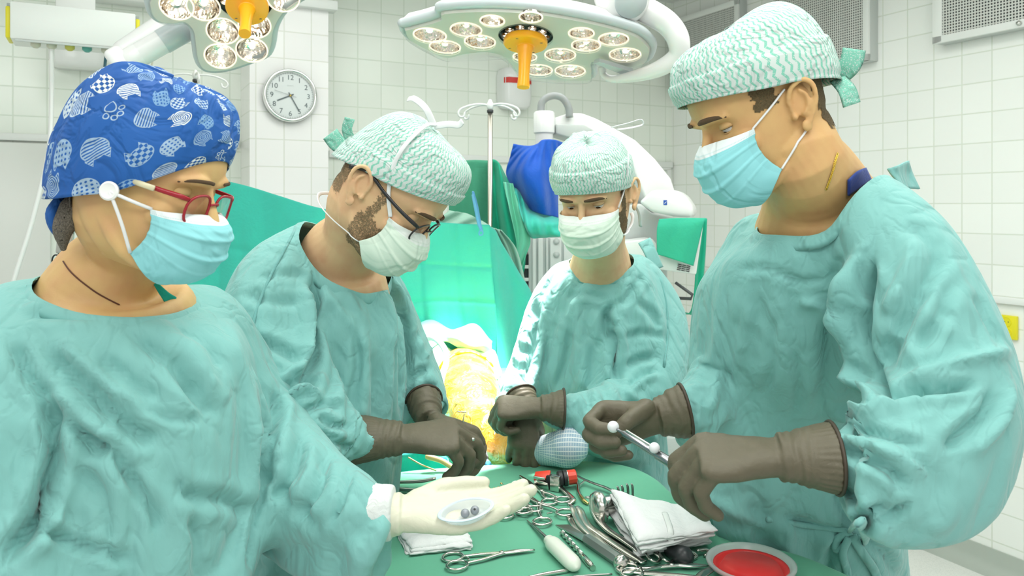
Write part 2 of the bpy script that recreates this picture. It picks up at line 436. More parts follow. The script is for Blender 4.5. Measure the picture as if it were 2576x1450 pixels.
# ---- two IV poles
def iv_pole(px, topy, Y, label, span, rots):
    top = P(px, topy, Y); o = thing('iv_pole', label, 'stand', (top.x, top.y, 0), 'IV poles with hooks')
    b0 = Vector((top.x, top.y, 0))
    bm = NB(); lathe(bm, [(0.0095, 0.08), (0.0095, top.z-0.02), (0, top.z-0.02)], b0, n=20); obj('pole', bm, mat('warm_steel', (0.55, 0.53, 0.45), 0.3, 0.9), o)
    bm = NB(); lathe(bm, [(0.0125, top.z-0.024), (0.0125, top.z-0.014), (0, top.z-0.014)], b0, n=20); obj('collar', bm, M_dark, o)
    bm = NB(); lathe(bm, [(0.009, -0.014), (0.014, 0.0), (0.014, 0.008), (0.008, 0.02), (0.006, 0.026), (0, 0.028)], top, n=20); obj('hook_hub', bm, M_white_gloss, o)
    for a in rots:
        d = Vector((math.cos(a), math.sin(a), 0)); bm = NB()
        pts = [top+V(0, 0, 0.004)]+[top+d*(span*k)+V(0, 0, zz) for k, zz in ((0.3, 0.008), (0.6, 0.004), (0.85, -0.006), (0.98, -0.016), (1.03, -0.030), (0.97, -0.042), (0.86, -0.040), (0.83, -0.028))]
        tube(bm, pts, 0.0042, n=8, k=4, round_ends=True); obj('hook', bm, M_white_gloss, o)
    for k in range(5):
        a = 2*math.pi*k/5; d = Vector((math.cos(a), math.sin(a), 0))
        bm = NB(); tube(bm, [b0+V(0, 0, 0.09), b0+d*0.12+V(0, 0, 0.08), b0+d*0.26+V(0, 0, 0.055)], 0.012, n=8, round_ends=True); obj('leg', bm, M_lgrey, o)
        bm = NB(); lathe(bm, [(0.0, -0.01), (0.022, -0.01), (0.025, 0), (0.022, 0.01), (0, 0.01)], b0+d*0.26+V(0, 0, 0.0255), Vector((-d.y, d.x, 0)), n=16); obj('caster', bm, M_dark, o)
iv_pole(492, 192, 3.3, 'steel IV pole with white hooks behind the woman in the blue cap', 0.125, (0.35, 2.0, 3.5, 5.2))
iv_pole(1233, 268, 3.0, 'steel IV pole with white hooks in front of the dark green cloth', 0.12, (-0.4, 0.6, 2.6, 3.3))

# ---- supply pendant, upper left
Yp = 3.0
pc = P(190, 75, Yp)
pen = thing('supply_pendant', 'white ceiling supply unit with yellow ends and gas outlets, upper left', 'medical pendant', pc)
MPn = Matrix.Translation(pc) @ Matrix.Rotation(RB, 4, 'Z')
def pbox(name, c, sx, sy, sz, m, bev=0.004, par=pen):
    bm = NB(); box(bm, c, sx, sy, sz, bevel=bev); bm.transform(MPn); return obj(name, bm, m, par, angle=35)
Lp = 0.415
pbox('body', (0, 0, 0.0), Lp, 0.16, 0.138, M_white, 0.006)
pbox('front_lip', (0, -0.082, -0.074), Lp*0.92, 0.006, 0.008, M_lgrey, 0.001)
pbox('column', (0.0, 0.04, 0.5), 0.135, 0.09, 0.88, M_white, 0.006)
for s in (-1, 1):
    e = pbox('end_cap', (s*(Lp/2+0.008), 0, -0.005), 0.016, 0.12, 0.118, M_yel, 0.005)
    pbox('clip', (s*(Lp/2+0.006), -0.01, 0.063), 0.016, 0.05, 0.014, M_grey, 0.002)
M_gasy = mat('gas_yellow', (0.60, 0.58, 0.12), 0.4); M_gasg = mat('gas_green', (0.12, 0.42, 0.36), 0.4); M_gasb = mat('gas_beige', (0.62, 0.62, 0.50), 0.4)
for x, m in ((-0.13, M_gasb), (-0.078, M_gasb), (-0.018, M_gasy), (0.04, M_gasg), (0.105, M_gasb)):
    bm = NB(); lathe(bm, [(0.017, 0.0), (0.017, -0.012), (0.012, -0.016), (0.008, -0.02), (0, -0.02)], V(x, -0.03, -0.069), n=20); bm.transform(MPn); obj('gas_outlet', bm, m, pen)
def hose(name, label, pts, r, m, cat='hose', k=6, group=None):
    bm = NB(); tube(bm, pts, r, n=10, k=k, round_ends=True); o = obj(name, bm, m); tag(o, label, cat, group); return o
a = MPn @ V(-0.078, -0.03, -0.088)
M_tubew = mat('white_silicone', (0.80, 0.82, 0.80), 0.3)
hose('gas_hose', 'long white hose hanging from the supply unit down past the door', [a, a+V(0, 0, -.05), P(130, 240, 2.95), P(122, 380, 2.9), P(80, 560, 2.85), P(28, 735, 2.8), P(10, 900, 2.8)], 0.0085, M_tubew)
a = MPn @ V(0.105, -0.03, -0.088)
M_hoseb = mat('dark_blue_hose', (0.03, 0.10, 0.13), 0.4)
hose('gas_hose', 'dark hose hanging straight down beneath the supply unit', [a, P(263, 180, 2.98), P(262, 230, 2.97), P(262, 420, 2.96), P(270, 900, 2.96)], 0.0055, M_hoseb)
hose('cable', 'thin black cable hanging behind the blue cap', [MPn @ V(0.15, 0.0, -0.069), P(297, 160, 3.02), P(298, 260, 3.0), P(300, 500, 3.0), P(300, 900, 3.0)], 0.004, M_black, 'cable')
hose('cable', 'thin beige cable hanging between the lamp arm and the drip pole', [P(388, 40, 3.3), P(384, 150, 3.3), P(376, 200, 3.3), P(372, 400, 3.3), P(372, 900, 3.3)], 0.004, M_gasb, 'cable')
# ---- two rounded white wall dispensers
def dispenser(c, wdt, hgt, label, stripe):
    o = thing('wall_dispenser', label, 'dispenser', c-V(0, 0, hgt/2))
    M4 = Matrix(((BD.x, -BN.x, 0, c.x), (BD.y, -BN.y, 0, c.y), (0, 0, 1, c.z), (0, 0, 0, 1)))
    bm = NB(); rings = []
    for k in range(13):
        f = k/12; z = -hgt/2+hgt*f
        s = math.sqrt(max(0.0, 1-(1-min(1, f*3.2))**2)) if f < 0.32 else 1.0
        s = 0.72+0.28*s; top = 1-0.12*max(0, (f-0.85)/0.15)
        dpt = 0.13*(0.55+0.45*s)*top
        rings.append([Vector((x*s*top, -0.0-yy*dpt, z)) for x, yy in [(-wdt/2, 0), (-wdt/2, .5), (-wdt/2*0.95, .8), (-wdt/2*0.75, .96), (0, 1.03), (wdt/2*0.75, .96), (wdt/2*.95, .8), (wdt/2, .5), (wdt/2, 0)]])
    loft(bm, rings); bm.transform(M4); b = obj('case', bm, M_white_gloss, o, angle=60)
    b.modifiers.new('b', 'BEVEL').width = 0.006
    if stripe:
        bm = NB(); rr = []
        for z in (0.02, 0.055):
            rr.append([Vector((x, -yy*0.13-0.0025, z+hgt*0.03)) for x, yy in [(-wdt/2*0.97, .75), (-wdt/2*0.75, .965), (0, 1.035), (wdt/2*0.75, .965), (wdt/2*.97, .75)]])
        loft(bm, rr, close=False); bm.transform(M4); obj('red_stripe', bm, mat('red_label', (0.62, 0.02, 0.01), 0.4), o, angle=60)
dispenser(on_back(1284, 228), 0.20, 0.25, 'white wall dispenser with a red stripe behind the orange lamp handle', True)
dispenser(on_back(196, 135), 0.24, 0.17, 'plain white rounded wall unit below the supply pendant', False)

# ---- traced solid plates
def prism(name, pts, Y, depth, m, parent=None, bevel=0.004, yaw=0.0, smooth=True):
    """outline given by pixels on an upright plane at distance Y (turned by yaw), with real depth behind it"""
    n = Vector((math.sin(yaw), -math.cos(yaw), 0)); p0 = P(*pts[0], Y)
    bm = NB(); a = [on_plane(x, y, p0, n) for x, y in pts]
    loft(bm, [a, [q-n*depth for q in a]])
    bmesh.ops.recalc_face_normals(bm, faces=bm.faces)
    if bevel: bmesh.ops.bevel(bm, geom=list(bm.edges), offset=bevel, segments=3, affect='EDGES', profile=0.5)
    return obj(name, bm, m, parent, smooth, 40)
# ---- microscope / arm unit in the back right
sc_ = thing('surgical_microscope', 'white surgical microscope on its floor stand behind the man in the middle', 'microscope', P(1690, 1100, 3.3))
Ym = 3.1
bm = NB(); tube(bm, [P(1361, 292, Ym), P(1362, 262, Ym), P(1374, 247, Ym), P(1395, 241, Ym), P(1416, 248, Ym), P(1430, 270, Ym), P(1433, 296, Ym)], 0.0145, n=16, k=5); obj('handle_loop', bm, mat('grey_rubber', (0.30, 0.32, 0.32), 0.5), sc_)
bm = NB(); q = P(1369, 300, Ym)
lathe(bm, [(0.038, 0.03), (0.043, 0.022), (0.043, -0.055), (0.036, -0.06), (0.036, -0.105), (0, -0.105)], q, n=32); obj('joint_column', bm, M_white_gloss, sc_, angle=40)
prism('arm_housing', [(1393, 297), (1432, 284), (1465, 284), (1500, 297), (1540, 318), (1600, 352), (1650, 400), (1690, 450), (1712, 520), (1660, 560), (1625, 500), (1590, 420), (1530, 358), (1500, 352), (1440, 336), (1393, 335)], Ym, 0.16, M_white_gloss, sc_, 0.012, yaw=0.25)
prism('arm_cover', [(1400, 312), (1470, 312), (1500, 330), (1452, 352), (1400, 337)], Ym-0.02, 0.12, M_lgrey, sc_, 0.006, yaw=0.25)
prism('optics_head', [(1606, 510), (1640, 478), (1700, 478), (1722, 492), (1744, 524), (1740, 548), (1700, 546), (1640, 534)], Ym-0.15, 0.22, M_white_gloss, sc_, 0.014, yaw=-0.3)
M_logo = mat('blue_logo', (0.01, 0.08, 0.42), 0.4)
bm = NB(); n = Vector((math.sin(-0.3), -math.cos(-0.3), 0)); p0 = P(1606, 510, Ym-0.15)
a = [on_plane(x, y, p0+n*0.0015, n) for x, y in ((1669, 504), (1678, 504), (1678, 516), (1669, 516))]; loft(bm, [a, [q-n*0.001 for q in a]]); obj('logo_plate', bm, M_logo, sc_, smooth=False)
bm = NB(); a = [on_plane(x, y, p0+n*0.0025, n) for x, y in ((1671, 512.2), (1676, 507), (1676.8, 508), (1671.8, 513.2))]; loft(bm, [a, [q-n*0.001 for q in a]]); obj('logo_mark', bm, M_white, sc_, smooth=False)
prism('lower_housing', [(1560, 520), (1612, 512), (1640, 536), (1700, 548), (1700, 640), (1560, 640)], Ym+0.06, 0.2, M_lgrey, sc_, 0.01)
prism('stand_column', [(1590, 630), (1680, 630), (1680, 1120), (1590, 1120)], Ym+0.1, 0.15, M_lgrey, sc_, 0.01)
prism('side_tray', [(1560, 610), (1640, 600), (1652, 614), (1652, 664), (1560, 664)], Ym-0.1, 0.15, M_white, sc_, 0.006)
prism('console_frame', [(1660, 600), (1772, 552), (1752, 692), (1656, 678)], Ym-0.2, 0.03, M_white_gloss, sc_, 0.006)
for k in range(3):
    for j in range(4):
        prism('vent_slot', [(1706+k*11-j, 664+j*4.4+k*2), (1715+k*11-j, 666+j*4.4+k*2), (1715+k*11-j, 668+j*4.4+k*2), (1706+k*11-j, 666+j*4.4+k*2)], Ym-0.203, 0.004, M_black, sc_, 0)
bm = NB(); tube(bm, [P(1700, 712, Ym-.2), P(1742, 742, Ym-.25), P(1738, 752, Ym-.25), P(1690, 750, Ym-.2)], 0.006, n=8); obj('lever', bm, M_dark, sc_)
prism('base_plate', [(1500, 1100), (1760, 1100), (1760, 1150), (1500, 1150)], Ym+0.1, 0.5, M_lgrey, sc_, 0.01)

# ---- drawer cart
ct = thing('equipment_cart', 'grey equipment cart with upright panels beneath the blue and green covers', 'cart', P(1390, 1300, 3.5))
prism('cabinet', [(1330, 588), (1480, 588), (1480, 1350), (1330, 1350)], 3.45, 0.4, M_lgrey, ct, 0.006)
for x0, x1 in ((1340, 1348), (1354, 1366), (1374, 1378), (1384, 1412), (1418, 1446)):
    prism('door_panel', [(x0, 600), (x1, 600), (x1, 900), (x0, 900)], 3.44, 0.02, M_white, ct, 0.003)
for y in (607, 640):
    bm = NB(); lathe(bm, [(0.014, 0), (0.014, 0.006), (0.010, 0.008), (0, 0.008)], P(1400, y, 3.44), V(0, -1, 0), n=20); obj('knob', bm, M_lgrey, ct)
prism('side_shelf', [(1308, 640), (1330, 640), (1330, 900), (1308, 900)], 3.47, 0.3, M_black, ct, 0.003)
for y in (668, 700): prism('shelf_board', [(1306, y), (1332, y), (1332, y+8), (1306, y+8)], 3.455, 0.25, M_white, ct, 0.002)
# ======================= SURGICAL LAMPS =======================
M_lampplate = mat('lamp_inner_panel', (0.80, 0.81, 0.72), 0.3)
M_lampshell = mat('lamp_shell', (0.80, 0.81, 0.80), 0.25)
M_lamprim = mat('lamp_grey_bumper', (0.50, 0.56, 0.57), 0.3)
M_orange = mat('orange_plastic', (0.98, 0.42, 0.01), 0.3)
M_refl = mat('reflector_chrome', (0.86, 0.80, 0.72), 0.13, 1.0)
nn = noise_tex(M_refl, coord(M_refl), 60, 1); bump(M_refl, nn.outputs[0], 0.7, 0.01)
M_glassc = mat('lamp_glass_cover', (0.95, 0.97, 0.97), 0.05, 0.0, Transmission_Weight=1.0, IOR=1.12)
M_glassc.node_tree.nodes['Principled BSDF'].inputs['Alpha'].default_value = 0.25
def emis(name, col, s):
    m = mat(name, col); b = bsdf(m); b.inputs['Emission Color'].default_value = (*col, 1); b.inputs['Emission Strength'].default_value = s; return m
M_ring = emis('warm_glow_ring', (1.0, 0.86, 0.66), 0.9)
M_bulb = emis('lit_bulb', (1.0, 0.93, 0.82), 9)
M_bulbdim = emis('dim_bulb', (1.0, 0.90, 0.75), 3)
M_cluster = mat('lamp_centre_dark', (0.10, 0.16, 0.16), 0.15, 0.6)

def surgical_lamp(label, center, n, outline, reflectors, cluster, disc_px, disc_r, shaft_len, grey_bar=None):
    up = -n.normalized()
    L = thing('surgical_lamp', label, 'surgical lamp', center, 'surgical lamps')
    o2 = [on_plane(x, y, center, n) for x, y in outline]
    o2 = [Vector(p) for p in catmull([tuple(p) for p in o2+[o2[0]]], 4)][:-1]
    cen = sum(o2, Vector())/len(o2)
    def ring_(s, h): return [cen+(p-cen)*s+up*h for p in o2]
    bm = NB(); loft(bm, [ring_(0.985, 0.026), ring_(1.0, 0.032), ring_(1.0, 0.045), ring_(0.96, 0.065), ring_(0.84, 0.085), ring_(0.5, 0.096), ring_(0.05, 0.10)], cap=False)
    obj('shell', bm, M_lampshell, L)
    bm = NB(); tube(bm, [p+up*0.032 for p in o2], 0.0145, n=12, closed=True); obj('bumper', bm, M_lamprim, L)
    # inner panel with openings
    s, u = frame_of(up, V(0, 1, 0))
    bm = NB(); vs = [bm.verts.new(p) for p in ring_(0.975, 0.010)]
    es = [bm.edges.new((vs[i], vs[(i+1) % len(vs)])) for i in range(len(vs))]
    holes = []
    for px, py, r in reflectors+[cluster]:
        c = on_plane(px, py, center, n)+up*0.010; r = r
        hv = [bm.verts.new(c+s*(r*math.cos(2*math.pi*i/32))+u*(r*math.sin(2*math.pi*i/32))) for i in range(32)]
        es += [bm.edges.new((hv[i], hv[(i+1) % 32])) for i in range(32)]; holes.append(c)
    bmesh.ops.triangle_fill(bm, use_beauty=True, edges=es, normal=n); loft(bm, [ring_(0.975, 0.010), ring_(0.985, 0.022), ring_(1.0, 0.036)], cap=False); obj('inner_panel', bm, M_lampplate, L, smooth=False)
    for k, (c, (px, py, r)) in enumerate(zip(holes, reflectors)):
        bm = NB(); lathe(bm, [(r, 0), (r*0.93, 0.012), (r*0.75, 0.026), (r*0.45, 0.036), (r*0.2, 0.040), (0, 0.040)], c, up, n=32, cap=False); d = obj('reflector', bm, M_refl, L)
        bm = NB(); R = [c+n*0.001+s*(r*1.03*math.cos(2*math.pi*i/40))+u*(r*1.03*math.sin(2*math.pi*i/40)) for i in range(40)]; tube(bm, R, 0.0022, n=6, closed=True); obj('rim', bm, M_ring, d)
        bm = NB(); sphere(bm, c+up*0.024, 0.010, 12); obj('bulb', bm, M_bulb if k % 3 == 0 else M_bulbdim, d)
    c = holes[-1]; r = cluster[2]
    bm = NB(); lathe(bm, [(r, 0), (r*0.98, 0.014), (0, 0.016)], c, up, n=48, cap=False); cl = obj('centre_module', bm, M_cluster, L)
    for k in range(10):
        a = 2*math.pi*k/10; q = c+s*(math.cos(a)*r*0.72)+u*(math.sin(a)*r*0.72)
        bm = NB(); lathe(bm, [(0.013, 0.0), (0.010, 0.012), (0.0, 0.013)], q, up, n=16, cap=False); obj('small_lens', bm, M_refl, cl)
        bm = NB(); sphere(bm, q+up*0.006, 0.0035, 8); obj('small_light', bm, M_bulbdim, cl)
    # clear cover
    bm = NB(); loft(bm, [ring_(0.995, 0.026), ring_(0.99, 0.004), ring_(0.95, -0.004), ring_(0.6, -0.010), ring_(0.1, -0.012), ring_(0.02, -0.012)], cap=False); obj('clear_cover', bm, M_glassc, L)
    # orange sterile handle
    c = on_plane(disc_px[0], disc_px[1], center+n*0.014, n)
    bm = NB(); lathe(bm, [(0, -0.01), (disc_r*0.95, -0.01), (disc_r, -0.004), (disc_r, 0.006), (disc_r*0.95, 0.010), (0.026, 0.013), (0.021, 0.018)], c, n, n=48, cap=False); hd = obj('handle_flange', bm, M_orange, L, angle=35)
    for k in range(4):
        a = 2*math.pi*k/4+0.5; q = c+s*(math.cos(a)*disc_r*0.8)+u*(math.sin(a)*disc_r*0.8)+n*0.0105
        bm = NB(); box(bm, q, 0.007, 0.003, 0.002); obj('flange_slot', bm, M_dark, hd, smooth=False)
    bm = NB(); lathe(bm, [(0.0235, 0.008), (0.0235, 0.022), (0.0205, 0.03), (0.0165, 0.07), (0.0155, shaft_len*0.75), (0.0175, shaft_len*0.96), (0.0170, shaft_len), (0.0, shaft_len)], c, n, n=32, cap=False); obj('handle', bm, M_orange, L, angle=40)
    if grey_bar:
        bm = NB(); q = [on_plane(x, y, center+n*0.006, n) for x, y in grey_bar]; loft(bm, [q, [p+n*0.012 for p in q]]); obj('grey_grip', bm, M_lamprim, L, angle=40)
    return L
# the large lamp in the middle
n2 = V(-0.05, -math.sin(math.radians(12)), -math.cos(math.radians(12))).normalized()
c2 = P(1330, 105, 2.2)
out2 = [(1010, 84), (1022, 107), (1060, 130), (1115, 154), (1160, 145), (1214, 139), (1254, 146), (1277, 161), (1293, 180), (1308, 199), (1341, 205), (1400, 211), (1482, 212), (1490, 195), (1492, 165), (1530, 168), (1571, 178), (1604, 177), (1630, 166), (1640, 140), (1632, 122), (1600, 98), (1520, 74), (1428, 55), (1337, 42), (1227, 36), (1112, 42), (1104, 58), (1060, 72), (1022, 82)]
R2 = [(1081, 96, .045), (1172, 82, .042), (1119, 125, .044), (1207, 112, .043), (1320, 150, .034), (1354, 183, .042), (1434, 185, .045), (1409, 145, .044), (1474, 121, .040), (1572, 144, .044), (1462, 91, .034), (1543, 106, .040), (1238, 60, .032), (1335, 51, .030)]
surgical_lamp('large star shaped operating lamp above the patient, orange handle pointing down', c2, n2, out2,
              R2, (1322, 99, 0.078), (1322, 106), 0.062, 0.135,
              grey_bar=[(1495, 150), (1508, 146), (1592, 172), (1585, 181), (1570, 181)])
sp = bpy.data.lights.new('lamp_beam', 'SPOT'); sp.energy = 900; sp.spot_size = math.radians(50); sp.spot_blend = 0.40; sp.shadow_soft_size = 0.10; sp.color = (1, 0.95, 0.88)
so_ = bpy.data.objects.new('lamp_beam', sp); C.objects.link(so_); so_.location = c2+n2*0.03+V(0.02, 0.05, 0)
so_.rotation_euler = (V(-0.13, 2.13, 1.1)-so_.location).to_track_quat('-Z', 'Y').to_euler()
# its yoke and dome joint
yk = thing('lamp_arm', 'white curved yoke arm with grey capped dome holding the large lamp', 'lamp arm', P(1566, 20, 2.15))
bm = NB(); d = V(0.25, -0.75, -0.35).normalized(); q = P(1566, -6, 2.16)
lathe(bm, [(0.0, -0.08), (0.062, -0.06), (0.073, -0.02), (0.073, 0.01), (0.062, 0.045), (0.048, 0.055)], q, d, n=40, cap=False); obj('dome_joint', bm, M_lampshell, yk)
bm = NB(); lathe(bm, [(0.049, 0.05), (0.046, 0.062), (0.0, 0.066)], q, d, n=40, cap=False); obj('grey_cap', bm, M_lamprim, yk)
bm = NB(); tube(bm, [P(1590, 10, 2.2), P(1640, 34, 2.2), P(1682, 62, 2.2), P(1706, 100, 2.2), P(1704, 140, 2.22), P(1660, 172, 2.25), P(1600, 191, 2.3), P(1545, 199, 2.35), P(1520, 190, 2.38), P(1514, 168, 2.38)], [0.036, 0.036, 0.034, 0.032, 0.028, 0.024, 0.018, 0.012, 0.011, 0.012], n=20, k=6); obj('yoke_arm', bm, M_lampshell, yk)
# the lamp at the upper left
n1 = V(0.16, -0.62, -0.72).normalized(); c1 = P(600, 40, 2.35)
out1 = [(371, 16), (378, 42), (396, 60), (430, 64), (462, 62), (484, 84), (490, 120), (496, 158), (510, 182), (540, 188), (580, 182), (628, 166), (668, 150), (682, 125), (690, 80), (712, 40), (745, 14), (800, -20), (850, -70), (840, -120), (780, -150), (690, -140), (600, -170), (500, -160), (440, -120), (400, -60)]
R1 = [(444, 20), (511, 22), (560, 83), (640, 68), (554, 146), (633, 130), (712, 0), (600, -60), (700, -80), (770, -70), (500, -80)]
surgical_lamp('tilted operating lamp at the upper left, its orange handle slanting right', c1, n1, out1,
              [(x, y, 0.046) for x, y in R1], (615, -4, 0.085), (622, 17), 0.062, 0.135)
ar = thing('lamp_arm', 'white and grey cylindrical arm slanting down left from the upper left lamp', 'lamp arm', P(400, 110, 2.5))
a, b = P(500, 54, 2.5), P(300, 166, 2.42); d = (b-a).normalized(); LL = (b-a).length
bm = NB(); lathe(bm, [(0.0, 0), (0.040, 0.0), (0.040, LL*0.47), (0.0, LL*0.47)], a, d, n=36, cap=False); obj('grey_sleeve', bm, M_lamprim, ar, angle=40)
bm = NB(); lathe(bm, [(0.0, LL*0.46), (0.038, LL*0.46), (0.038, LL*0.74), (0.0375, LL*0.745), (0.038, LL*0.75), (0.038, LL*0.9), (0.030, LL*0.94), (0, LL*0.96)], a, d, n=36, cap=False); obj('white_sleeve', bm, M_lampshell, ar, angle=40)
s_, u_ = frame_of(d)
bm = NB()
q = a+d*(LL*0.97); Rm = Matrix((s_, d, u_)).transposed()
box(bm, q, 0.075, 0.055, 0.11, rot=Rm.to_euler(), bevel=0.018, seg=4); obj('end_block', bm, M_lampshell, ar)
a2, b2 = P(440, 40, 2.75), P(310, 128, 2.62)
bm = NB(); tube(bm, [a2, b2], 0.036, n=24, round_ends=True); obj('rear_arm', bm, M_lampshell, ar)
# carrier of both lamps (to the ceiling)
bm = NB(); tube(bm, [P(440, 40, 2.75), V(-1.0, 2.75, 2.6), V(-0.9, 2.75, 3.1)], 0.036, n=20); obj('ceiling_tube', bm, M_lampshell, ar)
bm = NB(); tube(bm, [q-d*(-0.0)+V(0, 0, 0) for q in (P(1575, -6, 2.2), V(0.34, 2.3, 2.6), V(0.4, 2.4, 3.1))], 0.034, n=20); obj('ceiling_tube', bm, M_lampshell, yk)

# ======================= DRAPES AND PATIENT =======================
def fabric(name, col, rough=0.75, fine=260, wrinkle=(9, 0.25), trans=0.0, sheen=0.15):
    m = mat(name, col, rough); b = bsdf(m)
    b.inputs['Sheen Weight'].default_value = sheen; b.inputs['Specular IOR Level'].default_value = 0.25
    v = coord(m)
    n1_ = noise_tex(m, v, wrinkle[0], 4, 0.6, 0.6); bump(m, n1_.outputs[0], wrinkle[1], 0.02)
    n3 = noise_tex(m, v, wrinkle[0]*3.2, 2, 0.5, 1.4)
    r = (X(m.node_tree, n3.outputs[0])-0.5).abs().smooth(0.0, 0.06); bump(m, r, wrinkle[1]*0.35, 0.002)
    n2_ = noise_tex(m, v, fine, 1); bump(m, n2_.outputs[0], 0.08, 0.001)
    c2 = tuple(q*0.93 for q in col); n4 = noise_tex(m, v, 14, 3)
    setcol(m, mixcol(m, n4.outputs[0], col, c2))
    return m
M_drape = fabric('turquoise_drape', (0.045, 0.50, 0.40), 0.6)
M_drape2 = fabric('pale_green_drape', (0.16, 0.62, 0.42), 0.6)
M_dkgreen = fabric('dark_green_cloth', (0.055, 0.30, 0.18), 0.8)
M_midgreen = fabric('green_cloth', (0.01, 0.40, 0.24), 0.7)
M_blue = fabric('royal_blue_cover', (0.002, 0.09, 0.52), 0.55)
M_sheet = fabric('grey_green_sheet', (0.30, 0.52, 0.42), 0.7)
M_tabled = fabric('table_green_drape', (0.135, 0.46, 0.30), 0.8, wrinkle=(5, 0.12))

def resample(pl, n):
    q = catmull([tuple(p) for p in pl], 10) if len(pl) > 2 else [tuple(p) for p in pl]
    q = np.array(q); d = np.r_[0, np.cumsum(np.linalg.norm(np.diff(q, axis=0), axis=1))]
    t = np.linspace(0, d[-1], n); return np.stack([np.interp(t, d, q[:, i]) for i in range(3)], 1)
def cloth(name, rows, m, nu=60, nv=40, fold=None, parent=None, thick=0.003, lift=V(0, -1, 0), world=False):
    R = [resample([(P(*p) if not world else Vector(p)) for p in r], nu) for r in rows]
    cols = [resample([R[k][i] for k in range(len(R))], nv) for i in range(nu)]
    bm = NB(); grid = []
    for i in range(nu):
        col = []
        for j in range(nv):
            p = Vector(cols[i][j]); 
            if fold: p = p+lift*fold(i/(nu-1), j/(nv-1))
            col.append(bm.verts.new(p))
        grid.append(col)
    for i in range(nu-1):
        for j in range(nv-1): bm.faces.new((grid[i][j], grid[i+1][j], grid[i+1][j+1], grid[i][j+1]))
    o = obj(name, bm, m, parent)
    if thick:
        s = o.modifiers.new('t', 'SOLIDIFY'); s.thickness = thick; s.offset = 0
    return o
def nz(x, y, s=1, z=0): return noise.noise(Vector((x*s, y*s, z)))
# anaesthesia screen drape
def f1(u, v): return -0.006*(math.exp(-((v-.32)/.018)**2)+math.exp(-((v-.58)/.018)**2)+math.exp(-((u-.90)/.008)**2)+math.exp(-((u-.80)/.008)**2))+ 0.018*math.sin(u*31+v*1.5)*v+0.012*nz(u*9, v*3, 1, 2)+0.005*abs(math.sin(u*40))*(1-abs(2*v-1))
o = cloth('screen_drape', [[(430, 440, 2.75), (575, 457, 2.72), (700, 492, 2.66), (790, 520, 2.6), (900, 540, 2.58), (1060, 556, 2.56), (1140, 562, 2.56), (1232, 566, 2.56)],
                          [(430, 700, 2.75), (600, 720, 2.7), (800, 730, 2.58), (1000, 740, 2.53), (1150, 740, 2.53), (1242, 720, 2.55)],
                          [(430, 1000, 2.7), (700, 980, 2.6), (900, 960, 2.55), (1100, 905, 2.5), (1200, 905, 2.5), (1262, 905, 2.54)]], M_drape, 200, 90, f1)
tag(o, 'large turquoise drape hung as a screen behind the bearded man in glasses', 'drape')
o = cloth('side_drape', [[(1226, 566, 2.57), (1246, 580, 2.6), (1254, 600, 2.64)], [(1236, 660, 2.56), (1270, 660, 2.64), (1302, 680, 2.70)], [(1246, 790, 2.55), (1300, 780, 2.66), (1348, 770, 2.74)], [(1252, 940, 2.5), (1300, 950, 2.6), (1370, 960, 2.7)]], M_drape, 40, 40,
          lambda u, v: 0.02*math.sin(u*9)*v)
tag(o, 'turquoise drape corner slanting down between the drip pole and the middle man', 'drape')
def f2(u, v): return 0.012*math.sin(u*14+3*v)
o = cloth('sheer_drape', [[(1130, 530, 2.66), (1180, 540, 2.66), (1235, 570, 2.66)], [(1090, 566, 2.62), (1160, 572, 2.62), (1226, 574, 2.62)]], M_sheet, 30, 16, f2)
tag(o, 'pale folded edge of a sheet over the top of the screen drape', 'drape')
o = cloth('sheer_drape', [[(1236, 572, 2.72), (1262, 580, 2.72)], [(1262, 640, 2.76), (1300, 630, 2.76)], [(1290, 720, 2.78), (1328, 740, 2.78)]], M_sheet, 16, 40, f2)
tag(o, 'pale grey green sheet edge slanting down right of the drip pole', 'drape')
# blue clip
M_clip = mat('blue_clip', (0.10, 0.35, 0.62), 0.35)
cp = thing('drape_clip', 'long blue plastic clamp gripping the top of the screen drape', 'clamp', P(1210, 590, 2.5))
bm = NB(); tube(bm, [P(1190, 492, 2.5), P(1196, 520, 2.5), P(1204, 560, 2.5), P(1210, 578, 2.5)], [0.005, 0.006, 0.006, 0.005], n=8, k=4, round_ends=True); obj('upper_arm', bm, M_clip, cp)
bm = NB(); tube(bm, [P(1190, 484, 2.508), P(1200, 520, 2.51), P(1207, 560, 2.505), P(1212, 580, 2.5)], 0.0042, n=8, k=4, round_ends=True); obj('lower_arm', bm, M_clip, cp)
bm = NB(); tube(bm, [P(1210, 578, 2.495), P(1205, 586, 2.495), P(1207, 592, 2.495), P(1213, 591, 2.495), P(1215, 585, 2.495)], 0.0025, n=6, k=4, closed=True); obj('ring', bm, M_clip, cp)
# cloths hung over the equipment in the back
def f3(u, v): return 0.02*math.sin(u*10+1)+0.02*nz(u*4, v*5, 1, 5)
o = cloth('hanging_cloth', [[(1135, 408, 3.15), (1180, 403, 3.15), (1236, 404, 3.15)], [(1130, 500, 3.12), (1190, 500, 3.12), (1240, 500, 3.12)], [(1128, 640, 3.1), (1240, 640, 3.1)]], M_dkgreen, 40, 30, lambda u, v: 0.006*math.sin(u*12+2*v))
tag(o, 'dark green cloth hanging left of the drip pole', 'cloth')
o = cloth('hanging_cloth', [[(1228, 402, 3.13), (1246, 402, 3.12), (1262, 420, 3.12)], [(1228, 520, 3.1), (1262, 500, 3.05), (1296, 500, 3.05)], [(1230, 620, 3.08), (1280, 620, 3.0), (1322, 640, 3.0)], [(1240, 760, 3.05), (1275, 740, 3.0), (1306, 735, 3.0)]], M_midgreen, 40, 50, f3)
tag(o, 'deep green cloth falling in folds right of the drip pole', 'cloth')
